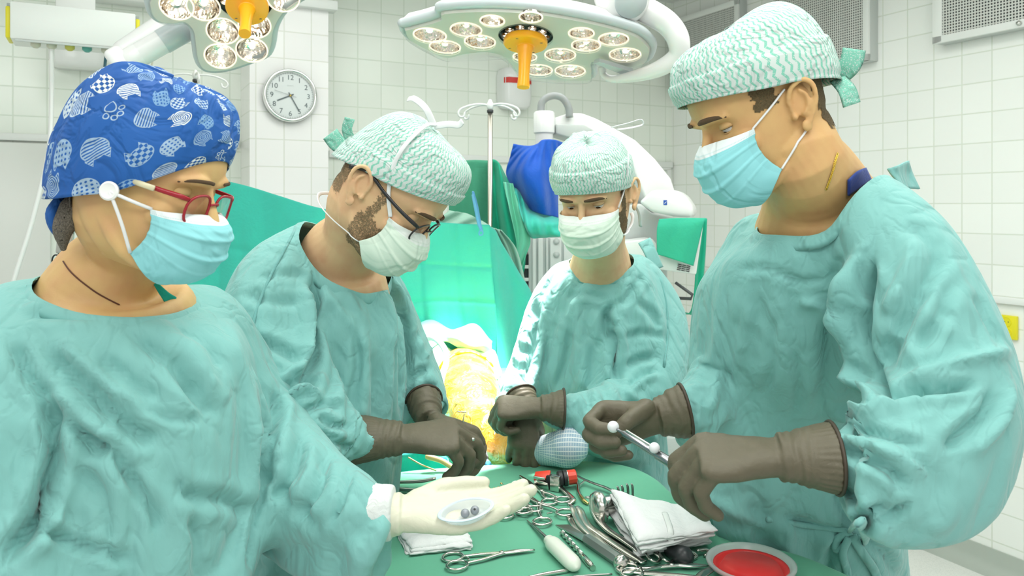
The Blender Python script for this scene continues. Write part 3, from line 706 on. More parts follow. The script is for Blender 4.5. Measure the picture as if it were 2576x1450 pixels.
o = cloth('hanging_cloth', [[(1266, 458, 3.0), (1290, 462, 3.0)], [(1280, 520, 2.95), (1306, 520, 2.95)], [(1296, 590, 2.92), (1334, 600, 2.92)], [(1300, 630, 2.92), (1322, 646, 2.92)], [(1290, 700, 2.95), (1308, 690, 2.95)]], M_drape2, 24, 60, lambda u, v: 0.014*math.sin(u*7+6*v))
tag(o, 'bright pale green wavy strip of cloth in front of the deep green one', 'cloth')
def f4(u, v):
    # gathers running down from the tie point
    return 0.035*math.sin(v*math.pi)*(1-abs(u*2-1)**2)+0.009*math.sin(22*(u-0.55)/(0.35+v)+0.6)*min(1, v*5)*(1-0.5*v)+0.01*nz(u*5, v*3, 1, 9)
o = cloth('equipment_cover', [[(1292, 362, 3.05), (1330, 368, 3.0), (1352, 362, 2.98), (1366, 352, 2.97), (1395, 352, 3.0), (1419, 360, 3.05)],
                            [(1282, 400, 3.05), (1340, 400, 2.95), (1415, 405, 3.05)], [(1274, 440, 3.05), (1340, 440, 2.92), (1410, 440, 3.05)],
                            [(1300, 490, 3.05), (1350, 490, 2.92), (1404, 490, 3.05)], [(1316, 522, 3.05), (1360, 538, 2.95), (1404, 548, 3.05)]], M_blue, 90, 50, f4)
tag(o, 'royal blue gathered cover pulled over equipment beside the middle man', 'cover')
o = cloth('drape_bundle', [[(1290, 470, 3.03), (1306, 482, 3.0), (1330, 520, 3.0), (1400, 548, 3.0), (1450, 560, 3.0)], [(1300, 500, 2.95), (1330, 540, 2.9), (1380, 566, 2.9), (1450, 575, 2.9)],
                         [(1310, 540, 2.9), (1332, 580, 2.87), (1380, 590, 2.87), (1450, 585, 2.87)], [(1322, 570, 2.93), (1336, 598, 2.93), (1370, 598, 2.93), (1450, 590, 2.93)]], M_drape, 70, 30,
          lambda u, v: 0.02*math.sin(v*9+u*7)+0.01*math.sin(u*30))
tag(o, 'turquoise bundle of cloth wrapped under the royal blue cover', 'drape')
# towel on the screen at the right
o = cloth('hanging_towel', [[(1658, 552, 2.885), (1700, 549, 2.88), (1776, 549, 2.86)], [(1652, 580, 2.87), (1700, 580, 2.86), (1768, 570, 2.85)], [(1652, 640, 2.86), (1700, 655, 2.85), (1745, 670, 2.85)]], M_midgreen, 30, 30, lambda u, v: 0.004*math.sin(u*9+2*v))
o.data.materials[0] = fabric('towel_green', (0.035, 0.42, 0.27), 0.85)
tag(o, 'green towel draped over the white console at the back right', 'towel')
o = cloth('hanging_towel', [[(1762, 549, 3.02), (1778, 550, 3.04)], [(1752, 640, 3.02), (1774, 650, 3.04)], [(1738, 780, 3.02), (1764, 780, 3.04)], [(1700, 780, 3.1), (1764, 800, 3.1)]], M_midgreen, 14, 30, lambda u, v: 0.006*math.sin(u*9+2*v))
tag(o, 'deep green cloth hanging behind the white console, seen at its right edge', 'towel')

# ---- operating table under drapes
def ground(x, y):
    z = 0.97
    z += 0.16*math.exp(-((y-2.52)/0.16)**2)*math.exp(-((x+0.1)/0.35)**2)
    z += 0.012*nz(x*7, y*7)+0.01*nz(x*15+3, y*12)
    if y < 1.86: z -= (1.86-y)*0.3
    return z
ot = thing('operating_table', 'operating table hidden under turquoise drapes, carrying the patient', 'operating table', (-0.05, 2.15, 0))
bm = NB(); nx_, ny_ = 90, 90; g = []
for i in range(nx_):
    col = []
    for j in range(ny_):
        x = -0.60+0.70*i/(nx_-1); y = 1.74+0.98*j/(ny_-1)
        e = min(i, nx_-1-i, j, ny_-1-j)
        z = ground(x, y)
        dx = max(0, abs(x+0.13)-0.40); 
        if e < 8:
            z -= ((8-e)/8)**1.2*0.45; 
        col.append(bm.verts.new((x, y, z)))
    g.append(col)
for i in range(nx_-1):
    for j in range(ny_-1): bm.faces.new((g[i][j], g[i+1][j], g[i+1][j+1], g[i][j+1]))
obj('table_drape', bm, M_drape, ot)
bm = NB(); box(bm, (-0.24, 2.2, 0.86), 0.5, 0.7, 0.08, bevel=0.02); obj('table_top', bm, M_dark, ot)
bm = NB(); box(bm, (-0.24, 2.25, 0.42), 0.28, 0.35, 0.82, bevel=0.02); obj('column', bm, M_steel, ot, angle=40)
bm = NB(); box(bm, (-0.24, 2.25, 0.03), 0.5, 0.9, 0.06, bevel=0.02); obj('foot', bm, M_steel, ot, angle=40)
# grey sheets around the thigh
o = cloth('folded_sheet', [[(1085, 880, 2.42), (1150, 868, 2.45), (1230, 880, 2.45), (1262, 926, 2.42)], [(1085, 905, 2.38), (1150, 895, 2.42), (1215, 905, 2.40), (1256, 950, 2.32)], [(1086, 960, 2.3), (1110, 950, 2.3), (1190, 930, 2.3), (1248, 965, 2.26)]], M_sheet, 60, 24, lambda u, v: 0.012*math.sin(u*17+3*v)+0.01*nz(u*5, v*5), lift=V(0, 0, 1))
tag(o, 'grey green sheet folded around the thigh of the patient', 'sheet')
o = cloth('folded_sheet', [[(1060, 812, 2.5), (1150, 822, 2.5), (1200, 826, 2.5), (1238, 850, 2.5)], [(1060, 850, 2.44), (1150, 850, 2.43), (1200, 858, 2.43), (1236, 880, 2.45)], [(1070, 875, 2.4), (1150, 868, 2.44), (1190, 884, 2.44), (1240, 905, 2.45)]], M_drape2, 60, 24, lambda u, v: 0.012*math.sin(u*11+5*v), lift=V(0, 0, 1))
tag(o, 'pale green folded drape between the screen and the thigh of the patient', 'sheet')
# ---- patient's leg
M_film = mat('iodine_film', (0.92, 0.50, 0.05), 0.28)
bsdf(M_film).inputs['Coat Weight'].default_value = 0.4
nf = noise_tex(M_film, coord(M_film), 9, 4, 0.6, 1.0)
setcol(M_film, mixcol(M_film, X(M_film.node_tree, nf.outputs[0]).smooth(0.4, 0.65), (0.93, 0.45, 0.06), (0.90, 0.37, 0.01)))
wv = M_film.node_tree.nodes.new('ShaderNodeTexNoise'); wv.inputs['Scale'].default_value = 22; wv.inputs['Distortion'].default_value = 3; M_film.node_tree.links.new(coord(M_film), wv.inputs['Vector'])
bump(M_film, wv.outputs[0], 0.8, 0.012)
path = [(P(1165, 940, 2.46), .085), (P(1172, 962, 2.36), .090), (P(1180, 1000, 2.22), .089), (P(1192, 1035, 2.08), .076), (P(1222, 1082, 1.97), .064), (P(1262, 1118, 1.87), .052), (P(1310, 1136, 1.80), .042), (P(1350, 1142, 1.76), .034)]
bm = NB(); tube(bm, [p for p, r in path], [r for p, r in path], n=36, k=6, round_ends=True)
leg = remesh('patient', bm, 0.006, 6, M_film)
tag(leg, 'bent leg of the patient under glossy orange iodine film, brightly lit', 'patient')
co = get_co(leg.data); no = get_no(leg.data)
d = np.array([0.0025*noise.noise(Vector((x*30, y*30, z*30)))+0.003*abs(noise.noise(Vector((x*14+y*20, z*55, y*8)))) for x, y, z in co]); set_co(leg.data, co+no*d[:, None])
M_orfilm = mat('orange_film_edge', (0.90, 0.36, 0.01), 0.3)
bm = NB(); 
def around(p, d, r, a0, a1, n, jit):
    s, u = frame_of(d); out = []
    for i in range(n):
        a = a0+(a1-a0)*i/(n-1); rr = r*(1.02+jit*nz(i*0.7, 3)); out.append(p+s*(math.cos(a)*rr)+u*(math.sin(a)*rr)+d*0.015*nz(i*0.5, 8))
    return out
dd = (path[2][0]-path[1][0]).normalized()
pp_ = path[1][0]+dd*0.0
tube(bm, around(pp_, dd, .0905, math.pi*1.02, -0.1, 26, 0.06), [0.005+0.003*abs(nz(i*0.9, 1)) for i in range(26)], n=8, k=3); obj('film_edge', bm, M_orfilm, leg)
# net bandage foot
M_net = mat('net_bandage', (0.74, 0.78, 0.78), 0.85)
nt = M_net.node_tree; x, y, z = sep(M_net, coord(M_net, 'UV'))
gl = ((x*60+z).frac()-0.5).abs().min(((y*56).frac()-0.5).abs()); gm = gl.smooth(0.07, 0.17)
setcol(M_net, mixcol(M_net, gm, (0.80, 0.84, 0.84), (0.30, 0.44, 0.56)))
bump(M_net, gm, -0.6, 0.002)
bm = NB(); uvl = bm.loops.layers.uv.new('UVMap')
fp = [(P(1318, 1140, 1.80), .038), (P(1338, 1136, 1.775), .033), (P(1368, 1134, 1.745), .033), (P(1400, 1130, 1.715), .038), (P(1425, 1128, 1.70), .043), (P(1436, 1124, 1.69), .040)]
tube(bm, [p for p, r in fp], [r for p, r in fp], n=40, k=6, round_ends=True)
sphere(bm, P(1430, 1122, 1.69), .042, 24, (0.95, 0.95, 1.0))
ft = remesh('net_bandage', bm, 0.004, 6, M_net, leg)
ft.data.uv_layers.new(name='UVMap'); co = get_co(ft.data); uv = ft.data.uv_layers[0].data
cx, cz = co[:, 0].mean(), co[:, 2].mean(); cy = co[:, 1].mean()
ang = np.arctan2(co[:, 2]-cz, co[:, 1]-cy)/(2*math.pi)
for l in ft.data.loops: uv[l.index].uv = (ang[l.vertex_index]+0.5, (co[l.vertex_index, 0]-cx)*5)
# tubing over the thigh
M_tubeclear = mat('clear_tubing', (0.85, 0.87, 0.86), 0.15)
hose('suction_tube', 'white suction tube arching up beside the patient knee', [P(1060, 862, 2.3), P(1084, 850, 2.25), P(1106, 862, 2.2), P(1121, 886, 2.16), P(1122, 915, 2.13), P(1114, 940, 2.1), P(1106, 985, 2.08), P(1104, 1020, 2.06)], 0.0085, M_tubeclear, 'tube')
# clear drip chamber lying by the leg
dc = thing('drip_chamber', 'crumpled clear plastic bulb with a blue cap beside the patient leg', 'container', P(1200, 1150, 1.80))
M_clearp = mat('crumpled_clear_plastic', (0.62, 0.60, 0.72), 0.1, 0.0, Transmission_Weight=0.6)
nn = noise_tex(M_clearp, coord(M_clearp), 90, 2); bump(M_clearp, nn.outputs[0], 0.9, 0.01)
ax = (P(1216, 1168, 1.76)-P(1186, 1132, 1.84))
bm = NB(); lathe(bm, [(0.008, 0), (0.016, 0.01), (0.020, 0.03), (0.023, 0.055), (0.019, 0.075), (0.008, 0.085), (0, 0.086)], P(1184, 1126, 1.85), ax, n=24); obj('bulb', bm, M_clearp, dc)
bm = NB(); lathe(bm, [(0.010, 0), (0.010, 0.012), (0, 0.014)], P(1222, 1166, 1.755), ax, n=16); obj('cap', bm, M_clip, dc)
# sheet and rubber tubes in front of the operating table
o = cloth('draped_sheet', [[(900, 1190, 1.60), (960, 1150, 1.66), (1050, 1140, 1.74), (1120, 1150, 1.78)], [(880, 1230, 1.66), (960, 1196, 1.70), (1080, 1186, 1.76), (1130, 1180, 1.78)], [(870, 1400, 1.7), (960, 1400, 1.72), (1080, 1400, 1.78), (1140, 1400, 1.78)]], M_drape, 50, 30, lambda u, v: 0.01*math.sin(u*16+4*v))
o.data.materials[0] = fabric('teal_sheet', (0.0, 0.38, 0.34), 0.6)
tag(o, 'dark teal sheet between the instrument table and the man in glasses', 'sheet')
M_rub = mat('amber_rubber', (0.72, 0.50, 0.22), 0.4)
hose('rubber_tube', 'thin amber tube fanning out on the sheet, the left one', [P(1028, 1152, 1.70), P(1060, 1170, 1.69), P(1096, 1184, 1.68)], 0.0018, M_rub, 'tube')
hose('rubber_tube', 'thicker amber strip below the fingers of the man in glasses', [P(1076, 1150, 1.70), P(1110, 1160, 1.70), P(1140, 1178, 1.69)], 0.006, M_rub, 'tube')
# ======================= PEOPLE: BUILDERS =======================
import time as _time
def fabric_gown(name, col):
    m = mat(name, col, 0.72); b = bsdf(m)
    b.inputs['Sheen Weight'].default_value = 0.2; b.inputs['Specular IOR Level'].default_value = 0.2
    v0 = coord(m); mp_ = m.node_tree.nodes.new('ShaderNodeMapping'); mp_.inputs['Scale'].default_value = (1.4, 1.4, .75); mp_.inputs['Rotation'].default_value = (0, .5, 0); m.node_tree.links.new(v0, mp_.inputs['Vector']); v = mp_.outputs[0]
    # creases left by folding and wearing: thin ridges of a distorted noise
    for sc, st, dist in ((5, 0.30, 0.012), (13, 0.24, 0.006), (30, .10, .003)):
        n_ = noise_tex(m, v, sc, 2, 0.5, 0.9)
        r = (X(m.node_tree, n_.outputs[0])-0.5).abs().smooth(0.0, 0.09); bump(m, r, st, dist)
    n2_ = noise_tex(m, v, 320, 1); bump(m, n2_.outputs[0], 0.06, 0.001)
    n4 = noise_tex(m, v, 6, 3); setcol(m, mixcol(m, n4.outputs[0], col, tuple(q*0.92 for q in col)))
    return m
M_gown = fabric_gown('surgical_gown_cloth', (0.215, 0.49, 0.462))

def ring_pts(px, py, Y, hw, hd, n=28, e=2.3, tiltx=0.0):
    c = P(px, py, Y); h = hw/F*Y
    out = []
    for q in ell(V(0, 0, 0), V(h, 0, 0), V(0, hd, 0), n, e):
        out.append(c+q+V(0, 0, q.x*tiltx))
    return out
def solid(parts, voxel, smooth):
    """parts: ('torso', rings) or ('sleeve', [(px,py,Y,r)...]) -> one closed surface"""
    bm = NB()
    for kind, data in parts:
        if kind == 'torso':
            data = [tuple(d)+(0.0,)*(6-len(d)) for d in data]
            d2 = catmull(data, 4); loft(bm, [ring_pts(*d[:5], tiltx=d[5]) for d in d2])
        elif kind == 'sleeve':
            tube(bm, [P(*d[:3]) for d in data], [d[3] for d in data], n=24, k=5, round_ends=True)
        elif kind == 'raw':
            tube(bm, [Vector(d[:3]) for d in data], [d[3] for d in data], n=24, k=5, round_ends=True)
    return remesh('tmp_solid', bm, voxel, smooth, None)

def simulate(o, body, pins, frames=18, grow=0.10, bend=0.4, tension=12, gravity=1.0, mass=0.2):
    """let the loose cloth o settle on body; pins: list of (centre, radius) kept in place"""
    vg = o.vertex_groups.new(name='pin'); co = get_co(o.data)
    wts = np.zeros(len(co))
    for c, r in pins:
        d = np.linalg.norm(co-np.array(c), axis=1); wts = np.maximum(wts, np.clip(1.6-1.6*d/r, 0, 1))
    idx = np.nonzero(wts > 0.02)[0]
    for i in idx: vg.add([int(i)], float(wts[i]), 'REPLACE')
    c = o.modifiers.new('c', 'CLOTH'); s = c.settings
    s.quality = 5; s.mass = mass; s.tension_stiffness = tension; s.compression_stiffness = tension; s.shear_stiffness = 4
    s.bending_stiffness = bend; s.shrink_min = -grow; s.shrink_max = -grow; s.vertex_group_mass = 'pin'
    s.tension_damping = 5; s.compression_damping = 5; s.shear_damping = 5; s.bending_damping = 0.5; s.air_damping = 2
    c.collision_settings.use_collision = True; c.collision_settings.distance_min = 0.004; c.collision_settings.collision_quality = 2
    c.point_cache.frame_start = 1; c.point_cache.frame_end = frames+1
    k = body.modifiers.new('k', 'COLLISION'); body.collision.thickness_outer = 0.004; body.collision.cloth_friction = 15; body.collision.damping = 0.8
    S.gravity = (0, 0, -9.81*gravity)
    for f in range(1, frames+1): S.frame_set(f)
    dg = bpy.context.evaluated_depsgraph_get(); me = bpy.data.meshes.new_from_object(o.evaluated_get(dg))
    o.modifiers.clear(); body.modifiers.clear(); old = o.data; o.data = me; bpy.data.meshes.remove(old); o.vertex_groups.clear()
    S.frame_set(1)
    return o
def proj(co): return np.stack([1288+F*co[:, 0]/co[:, 1], 522-F*(co[:, 2]-H)/co[:, 1]], 1)
def seg_dist(p, pts):
    """distance in px to a polyline, signed by side, and the share along it"""
    best = np.full(len(p), 1e9); sd = np.zeros(len(p)); fr = np.zeros(len(p)); n = len(pts)-1
    for i in range(n):
        a, b = np.array(pts[i], float), np.array(pts[i+1], float); ab = b-a
        t = np.clip(((p-a)@ab)/(ab@ab), 0, 1); q = p-(a+t[:, None]*ab); d = np.hypot(q[:, 0], q[:, 1])
        m = d < best; best[m] = d[m]; fr[m] = (i+t[m])/n
        sd[m] = (np.sign(ab[0]*q[:, 1]-ab[1]*q[:, 0])*d)[m]
    return best, sd, fr
def creases(o, lines):
    """press folds into the cloth: (points, depth, width, kind)"""
    co = get_co(o.data); no = get_no(o.data); p = proj(co); disp = np.zeros(len(co))
    face = np.clip(-np.einsum('ij,ij->i', no, (co-np.array(CAM))/np.linalg.norm(co-np.array(CAM), axis=1)[:, None])*3, 0, 1)
    for pts, dep, wd, kind in lines:
        dep *= 1.6
        if len(pts) > 2: pts = [q[:2] for q in catmull([(*a, 0) for a in pts], 4)]
        d, sdist, fr = seg_dist(p, pts); end = np.clip(np.minimum(fr, 1-fr)*6+.15, 0, 1)
        if kind == 'v': q = -np.exp(-(d/wd)**2)+.30*np.exp(-((d-2.2*wd)/(1.1*wd))**2)
        elif kind == 'r': q = np.exp(-(d/wd)**2)
        elif kind == 'l': q = -np.exp(-(d/wd)**2)+.8*np.exp(-((sdist-1.9*wd)/(1.2*wd))**2)
        else: q = -np.exp(-(d/wd)**2)+.8*np.exp(-((sdist+1.9*wd)/(1.2*wd))**2)
        disp += dep*q*end
    set_co(o.data, co+no*(disp*face)[:, None])
def gown(name, parts, pins, m, parent, voxel=0.013, grow=0.10, frames=20, inset=0.012, bend=1.5, final_sub=1, gravity=1.0, neck=None, lines=(), sm_it=2):
    t0 = _time.time()
    o = solid(parts, voxel, 3); o.name = name
    body = solid(parts, 0.018, 3); co = get_co(body.data); no = get_no(body.data); set_co(body.data, co-no*inset)
    simulate(o, body, pins, frames, grow, bend, gravity=gravity)
    bpy.data.objects.remove(body)
    if neck:
        p0, n, rho = neck; n = n.normalized(); bm = NB(); bm.from_mesh(o.data)
        def out_(v):
            d = v.co-p0; h = d.dot(n); return h > -.07 and (d-n*h).length < rho
        bmesh.ops.delete(bm, geom=[v for v in bm.verts if out_(v)], context='VERTS')
        bm.verts.ensure_lookup_table(); seen = set(); best = []
        for v0 in bm.verts:
            if v0 in seen: continue
            st = [v0]; seen.add(v0); isl = []
            while st:
                v = st.pop(); isl.append(v)
                for e in v.link_edges:
                    w_ = e.other_vert(v)
                    if w_ not in seen: seen.add(w_); st.append(w_)
            best.append(isl)
        best.sort(key=len)
        for isl in best[:-1]: bmesh.ops.delete(bm, geom=isl, context='VERTS')
        bm.to_mesh(o.data); bm.free()
    sm = o.modifiers.new('s', 'SMOOTH'); sm.factor = 0.45; sm.iterations = sm_it
    if final_sub:
        su = o.modifiers.new('u', 'SUBSURF'); su.levels = final_sub; su.render_levels = final_sub
    apply_mods(o); o.data.materials.clear(); o.data.materials.append(m); o.data.shade_smooth()
    if lines: creases(o, lines)
    if parent is not None: o.parent = parent; o.matrix_parent_inverse = parent_inv(parent)
    if neck:   # collar band sewn along the opening
        bm = NB(); bm.from_mesh(o.data); es = [e for e in bm.edges if e.is_boundary]
        if es:
            loops = []; left = set(es)
            while left:
                e = left.pop(); L = [e.verts[0], e.verts[1]]
                while True:
                    nx = [q for q in L[-1].link_edges if q in left]
                    if not nx: break
                    left.discard(nx[0]); L.append(nx[0].other_vert(L[-1]))
                loops.append(L)
            L = max(loops, key=len); pts = [v.co.copy() for v in L[:-1]][::3]
            q = [Vector(a) for a in pts]
            for _ in range(4): q = [(q[i-1]+q[i]*2+q[(i+1) % len(q)])/4 for i in range(len(q))]
            cen = sum(q, Vector())/len(q); b2 = NB(); rows = []
            for t, (out, hgt) in enumerate(((-.001, .004), (.003, .003), (.010, -.006), (.013, -.014), (.009, -.014), (.003, -.004))):
                rows.append([a+(a-cen).normalized()*out+n*hgt for a in q])
            loft(b2, rows+[rows[0]], cap=False); cb = obj('collar', b2, m, o)
            cb.data.materials[0] = m
        bm.free()
    print('gown', name, len(o.data.vertices), round(_time.time()-t0, 1))
    return o
# ---- materials of people
def skin_mat(name, col, red):
    m = mat(name, col, 0.5); b = bsdf(m); b.inputs['Specular IOR Level'].default_value = 0.3
    b.inputs['Subsurface Weight'].default_value = 0.06; b.inputs['Subsurface Scale'].default_value = 0.02; b.inputs['Subsurface Radius'].default_value = (1, .4, .2)
    n_ = noise_tex(m, coord(m), 28, 3); setcol(m, mixcol(m, X(m.node_tree, n_.outputs[0]).smooth(0.35, 0.75), col, red))
    n2_ = noise_tex(m, coord(m), 420, 2); bump(m, n2_.outputs[0], 0.10, 0.0012)
    return m
M_skinA = skin_mat('skin_olive', (0.66, 0.44, 0.19), (0.64, 0.38, 0.18))
M_skinB = skin_mat('skin_light', (0.74, 0.50, 0.28), (0.70, 0.42, 0.24))
M_skinD = skin_mat('skin_tan', (0.66, 0.42, 0.18), (0.62, 0.36, 0.16))
M_lip = mat('lips', (0.50, 0.20, 0.15), 0.5)
M_eyew = mat('eye_white', (0.75, 0.74, 0.70), 0.15); M_iris = mat('iris_brown', (0.045, 0.025, 0.012), 0.1)
def hair_mat(name, col, col2, dens=.12):
    m = mat(name, col, 0.8)
    n_ = noise_tex(m, coord(m), 700, 2, 0.7, 2.0); setcol(m, mixcol(m, X(m.node_tree, n_.outputs[0]).smooth(0.35, 0.65), col, col2)); bump(m, n_.outputs[0], 0.9, 0.003)
    n5 = noise_tex(m, coord(m), 520, 2, 0.7, 1.0); m.node_tree.links.new(X(m.node_tree, n5.outputs[0]).smooth(0.5-dens-.06, 0.5-dens+.06).k, bsdf(m).inputs['Alpha']); return m
M_hairB = hair_mat('brown_stubble', (0.20, 0.145, 0.075), (0.45, 0.34, 0.19), .02); M_hairD = hair_mat('dark_brown_hair', (0.11, 0.08, 0.035), (0.26, 0.19, 0.09))
M_hairA = hair_mat('grey_brown_hair', (0.10, 0.085, 0.065), (0.34, 0.30, 0.24))
M_brow = mat('eyebrow_hair', (0.09, 0.055, 0.028), 0.9)
M_glove = mat('brown_surgical_glove', (0.098, 0.082, 0.050), 0.55)
nt = M_glove.node_tree; gn = noise_tex(M_glove, coord(M_glove), 55, 3, 0.5, 1.2); bump(M_glove, gn.outputs[0], 0.25, 0.004)
setcol(M_glove, mixcol(M_glove, gn.outputs[0], (0.095, 0.084, 0.053), (0.122, 0.106, 0.066)))
M_rim = mat('glove_rim', (0.05, 0.035, 0.022), 0.55)
M_latex = mat('cream_latex_glove', (0.66, 0.66, 0.52), 0.5); gn = noise_tex(M_latex, coord(M_latex), 40, 3, 0.5, 1.5); bump(M_latex, gn.outputs[0], 0.35, 0.004)
M_cuffw = mat('white_knit_cuff', (0.66, 0.70, 0.68), 0.8); gn = noise_tex(M_cuffw, coord(M_cuffw), 70, 3, 0.5, 1.5); bump(M_cuffw, gn.outputs[0], 0.5, 0.004)

# ---- hand with five jointed fingers
def hand_mesh(name, W, f, n, thumb_left, curls, thumb, m, parent, back=None, glen=0.09, gr=(0.031, 0.040), scale=1.0, voxel=0.0028, extra=None, cuff_col=True):
    """W wrist, f along the back of the hand, n out of the palm, curls: 4x(mcp,pip,dip,spread) degrees, thumb: 3 local directions (f,s,n)"""
    f = f.normalized(); n = (n-f*n.dot(f)).normalized(); s = f.cross(n)*(-1 if thumb_left else 1)
    k = scale; bm = NB(); tips = []
    def L(a, b, c): return W+f*(a*k)+s*(b*k)+n*(c*k)
    rings = []
    for a, hw, hd, off in ((0.0, .026, .019, 0), (.02, .029, .019, .000), (.045, .036, .018, .001), (.070, .041, .0165, .002), (.088, .040, .0145, .001), (.097, .034, .010, 0)):
        rings.append(ell(L(a, -0.001, off), s*(hw*k), n*(hd*k), 24, 2.4))
    loft(bm, rings)
    seg = [(.043, .026, .022), (.047, .029, .023), (.043, .027, .023), (.033, .021, .021)]
    pos = [(.088, .029), (.092, .0095), (.088, -.0105), (.080, -.029)]
    rad = [(.0115, .0108, .0101, .0090), (.0117, .0110, .0103, .0092), (.0113, .0106, .0099, .0088), (.0103, .0096, .0090, .0080)]
    for (a, b), sg, rd, (c1_, c2_, c3_, sp_) in zip(pos, seg, rad, curls):
        p = L(a-.012, b, 0.001); pts = [L(a-.03, b*0.9, 0.0), p]; r = [rd[0]*k*1.05, rd[0]*k*1.06]
        fd = (f*math.cos(math.radians(sp_))+s*math.sin(math.radians(sp_))).normalized(); ang = 0; p = p+f*(.012*k)
        pts.append(p); r.append(rd[0]*k*1.08)
        for i, (l, c) in enumerate(zip(sg, (c1_, c2_, c3_))):
            ang += math.radians(c); d = fd*math.cos(ang)+n*math.sin(ang)
            pts.append(p+d*(l*k*0.5)); r.append(rd[i]*k*0.95)
            p = p+d*(l*k); pts.append(p); r.append(rd[i+1]*k*(1.04 if i < 2 else 1.0))
        tips.append(p.copy()); tube(bm, pts, r, n=14, k=2, round_ends=True)
    p = L(.018, .022, .006); pts = [p]; r = [.016*k]
    for i, (l, d, q) in enumerate(zip((.045, .034, .027), thumb, (.0135, .0112, .0090))):
        dv = (f*d[0]+s*d[1]+n*d[2]).normalized(); pts.append(p+dv*(l*k*.5)); r.append((q+.0005)*k); p = p+dv*(l*k); pts.append(p); r.append(q*k)
    tips.append(p.copy()); tube(bm, pts, r, n=14, k=2, round_ends=True)
    sphere(bm, L(.038, .022, .008), .017*k, 12, (1, 1, .8))
    if back is None: back = -f
    back = back.normalized(); pts = [L(.01, 0, 0)+back*0, W+back*(.015), W+back*(glen*0.5), W+back*glen]
    sx, _u = frame_of(back)
    rr_ = []
    for q, r0 in ((0.0, gr[0]*0.86), (0.02, gr[0]*0.9), (glen*.4, gr[0]*1.0), (glen*.7, (gr[0]+gr[1])/2), (glen, gr[1])):
        c = W+back*q; uu = (s-back*s.dot(back)).normalized(); ww = back.cross(uu)
        rr_.append(ell(c, uu*r0*1.05, ww*(r0*0.90), 28))
    loft(bm, rr_)
    g = remesh(name, bm, voxel, 3, m, parent)
    # cuff wrinkles around the wrist and fine ribs of the gauntlet
    co = get_co(g.data); no = get_no(g.data); Wn = np.array(W); bk = np.array(back)
    t = (co-Wn)@bk
    amp = np.clip((t+.012)/.02, 0, 1)*np.clip((0.05-t)/.02, 0, 1)
    rnd = np.array([noise.noise(Vector(c)*22) for c in co])
    disp = amp*0.0008*np.sin(t*560+rnd*6)+0.0010*np.array([noise.noise(Vector(c)*60) for c in co])*np.clip((t+.1)/.05, 0.2, 1)
    disp += np.clip((t-.035)/.01, 0, 1)*0.0006*np.sin(np.arctan2((co-Wn)@np.array(n), (co-Wn)@np.array(s))*34)
    set_co(g.data, co+no*disp[:, None])
    if cuff_col:
        c = W+back*glen; uu = (s-back*s.dot(back)).normalized(); ww = back.cross(uu); bm = NB()
        tube(bm, ell(c, uu*gr[1]*1.05, ww*(gr[1]*0.90), 36), 0.0026, n=8, closed=True); obj('cuff_roll', bm, M_rim, g)
    return g, tips

# ---- head
HS = [(-.119, .066, .012, .020), (-.111, .087, .0, .030), (-.096, .094, -.020, .045), (-.072, .092, -.050, .058), (-.045, .095, -.070, .065), (-.020, .092, -.085, .069),
      (.0, .089, -.091, .072), (.025, .085, -.097, .0745), (.045, .092, -.101, .076), (.075, .090, -.104, .077), (.10, .078, -.098, .072), (.12, .055, -.078, .055), (.133, .02, -.04, .025)]
HS = [(h[0]*(.80 if h[0] < 0 else 1),)+h[1:] for h in HS]
class Head:
    def __init__(s, px, py, Y, fwd, up, scale):
        fwd = fwd.normalized(); left = up.cross(fwd).normalized(); up = fwd.cross(left).normalized()
        o = P(px, py, Y); k = scale
        s.M = Matrix(((left.x*k, fwd.x*k, up.x*k, o.x), (left.y*k, fwd.y*k, up.y*k, o.y), (left.z*k, fwd.z*k, up.z*k, o.z), (0, 0, 0, 1)))
        s.Mi = s.M.inverted(); s.k = k
    def p(s, x, y, z): return s.M @ Vector((x, y, z))
def head_outline(z):
    """interpolated head section"""
    zs = [h[0] for h in HS]; return [np.interp(z, zs, [h[i] for h in HS]) for i in (1, 2, 3)]
def sect(z, f, b, w, n=40, e=2.35, c=-.015):
    out = []
    for i in range(n):
        t = 2*math.pi*i/n; ct, st = math.cos(t), math.sin(t)
        x = w*math.copysign(abs(ct)**(2/e), ct); y = math.copysign(abs(st)**(2/e), st)
        out.append(Vector((x, c+(y*(f-c) if y > 0 else y*(c-b)), z)))
    return out
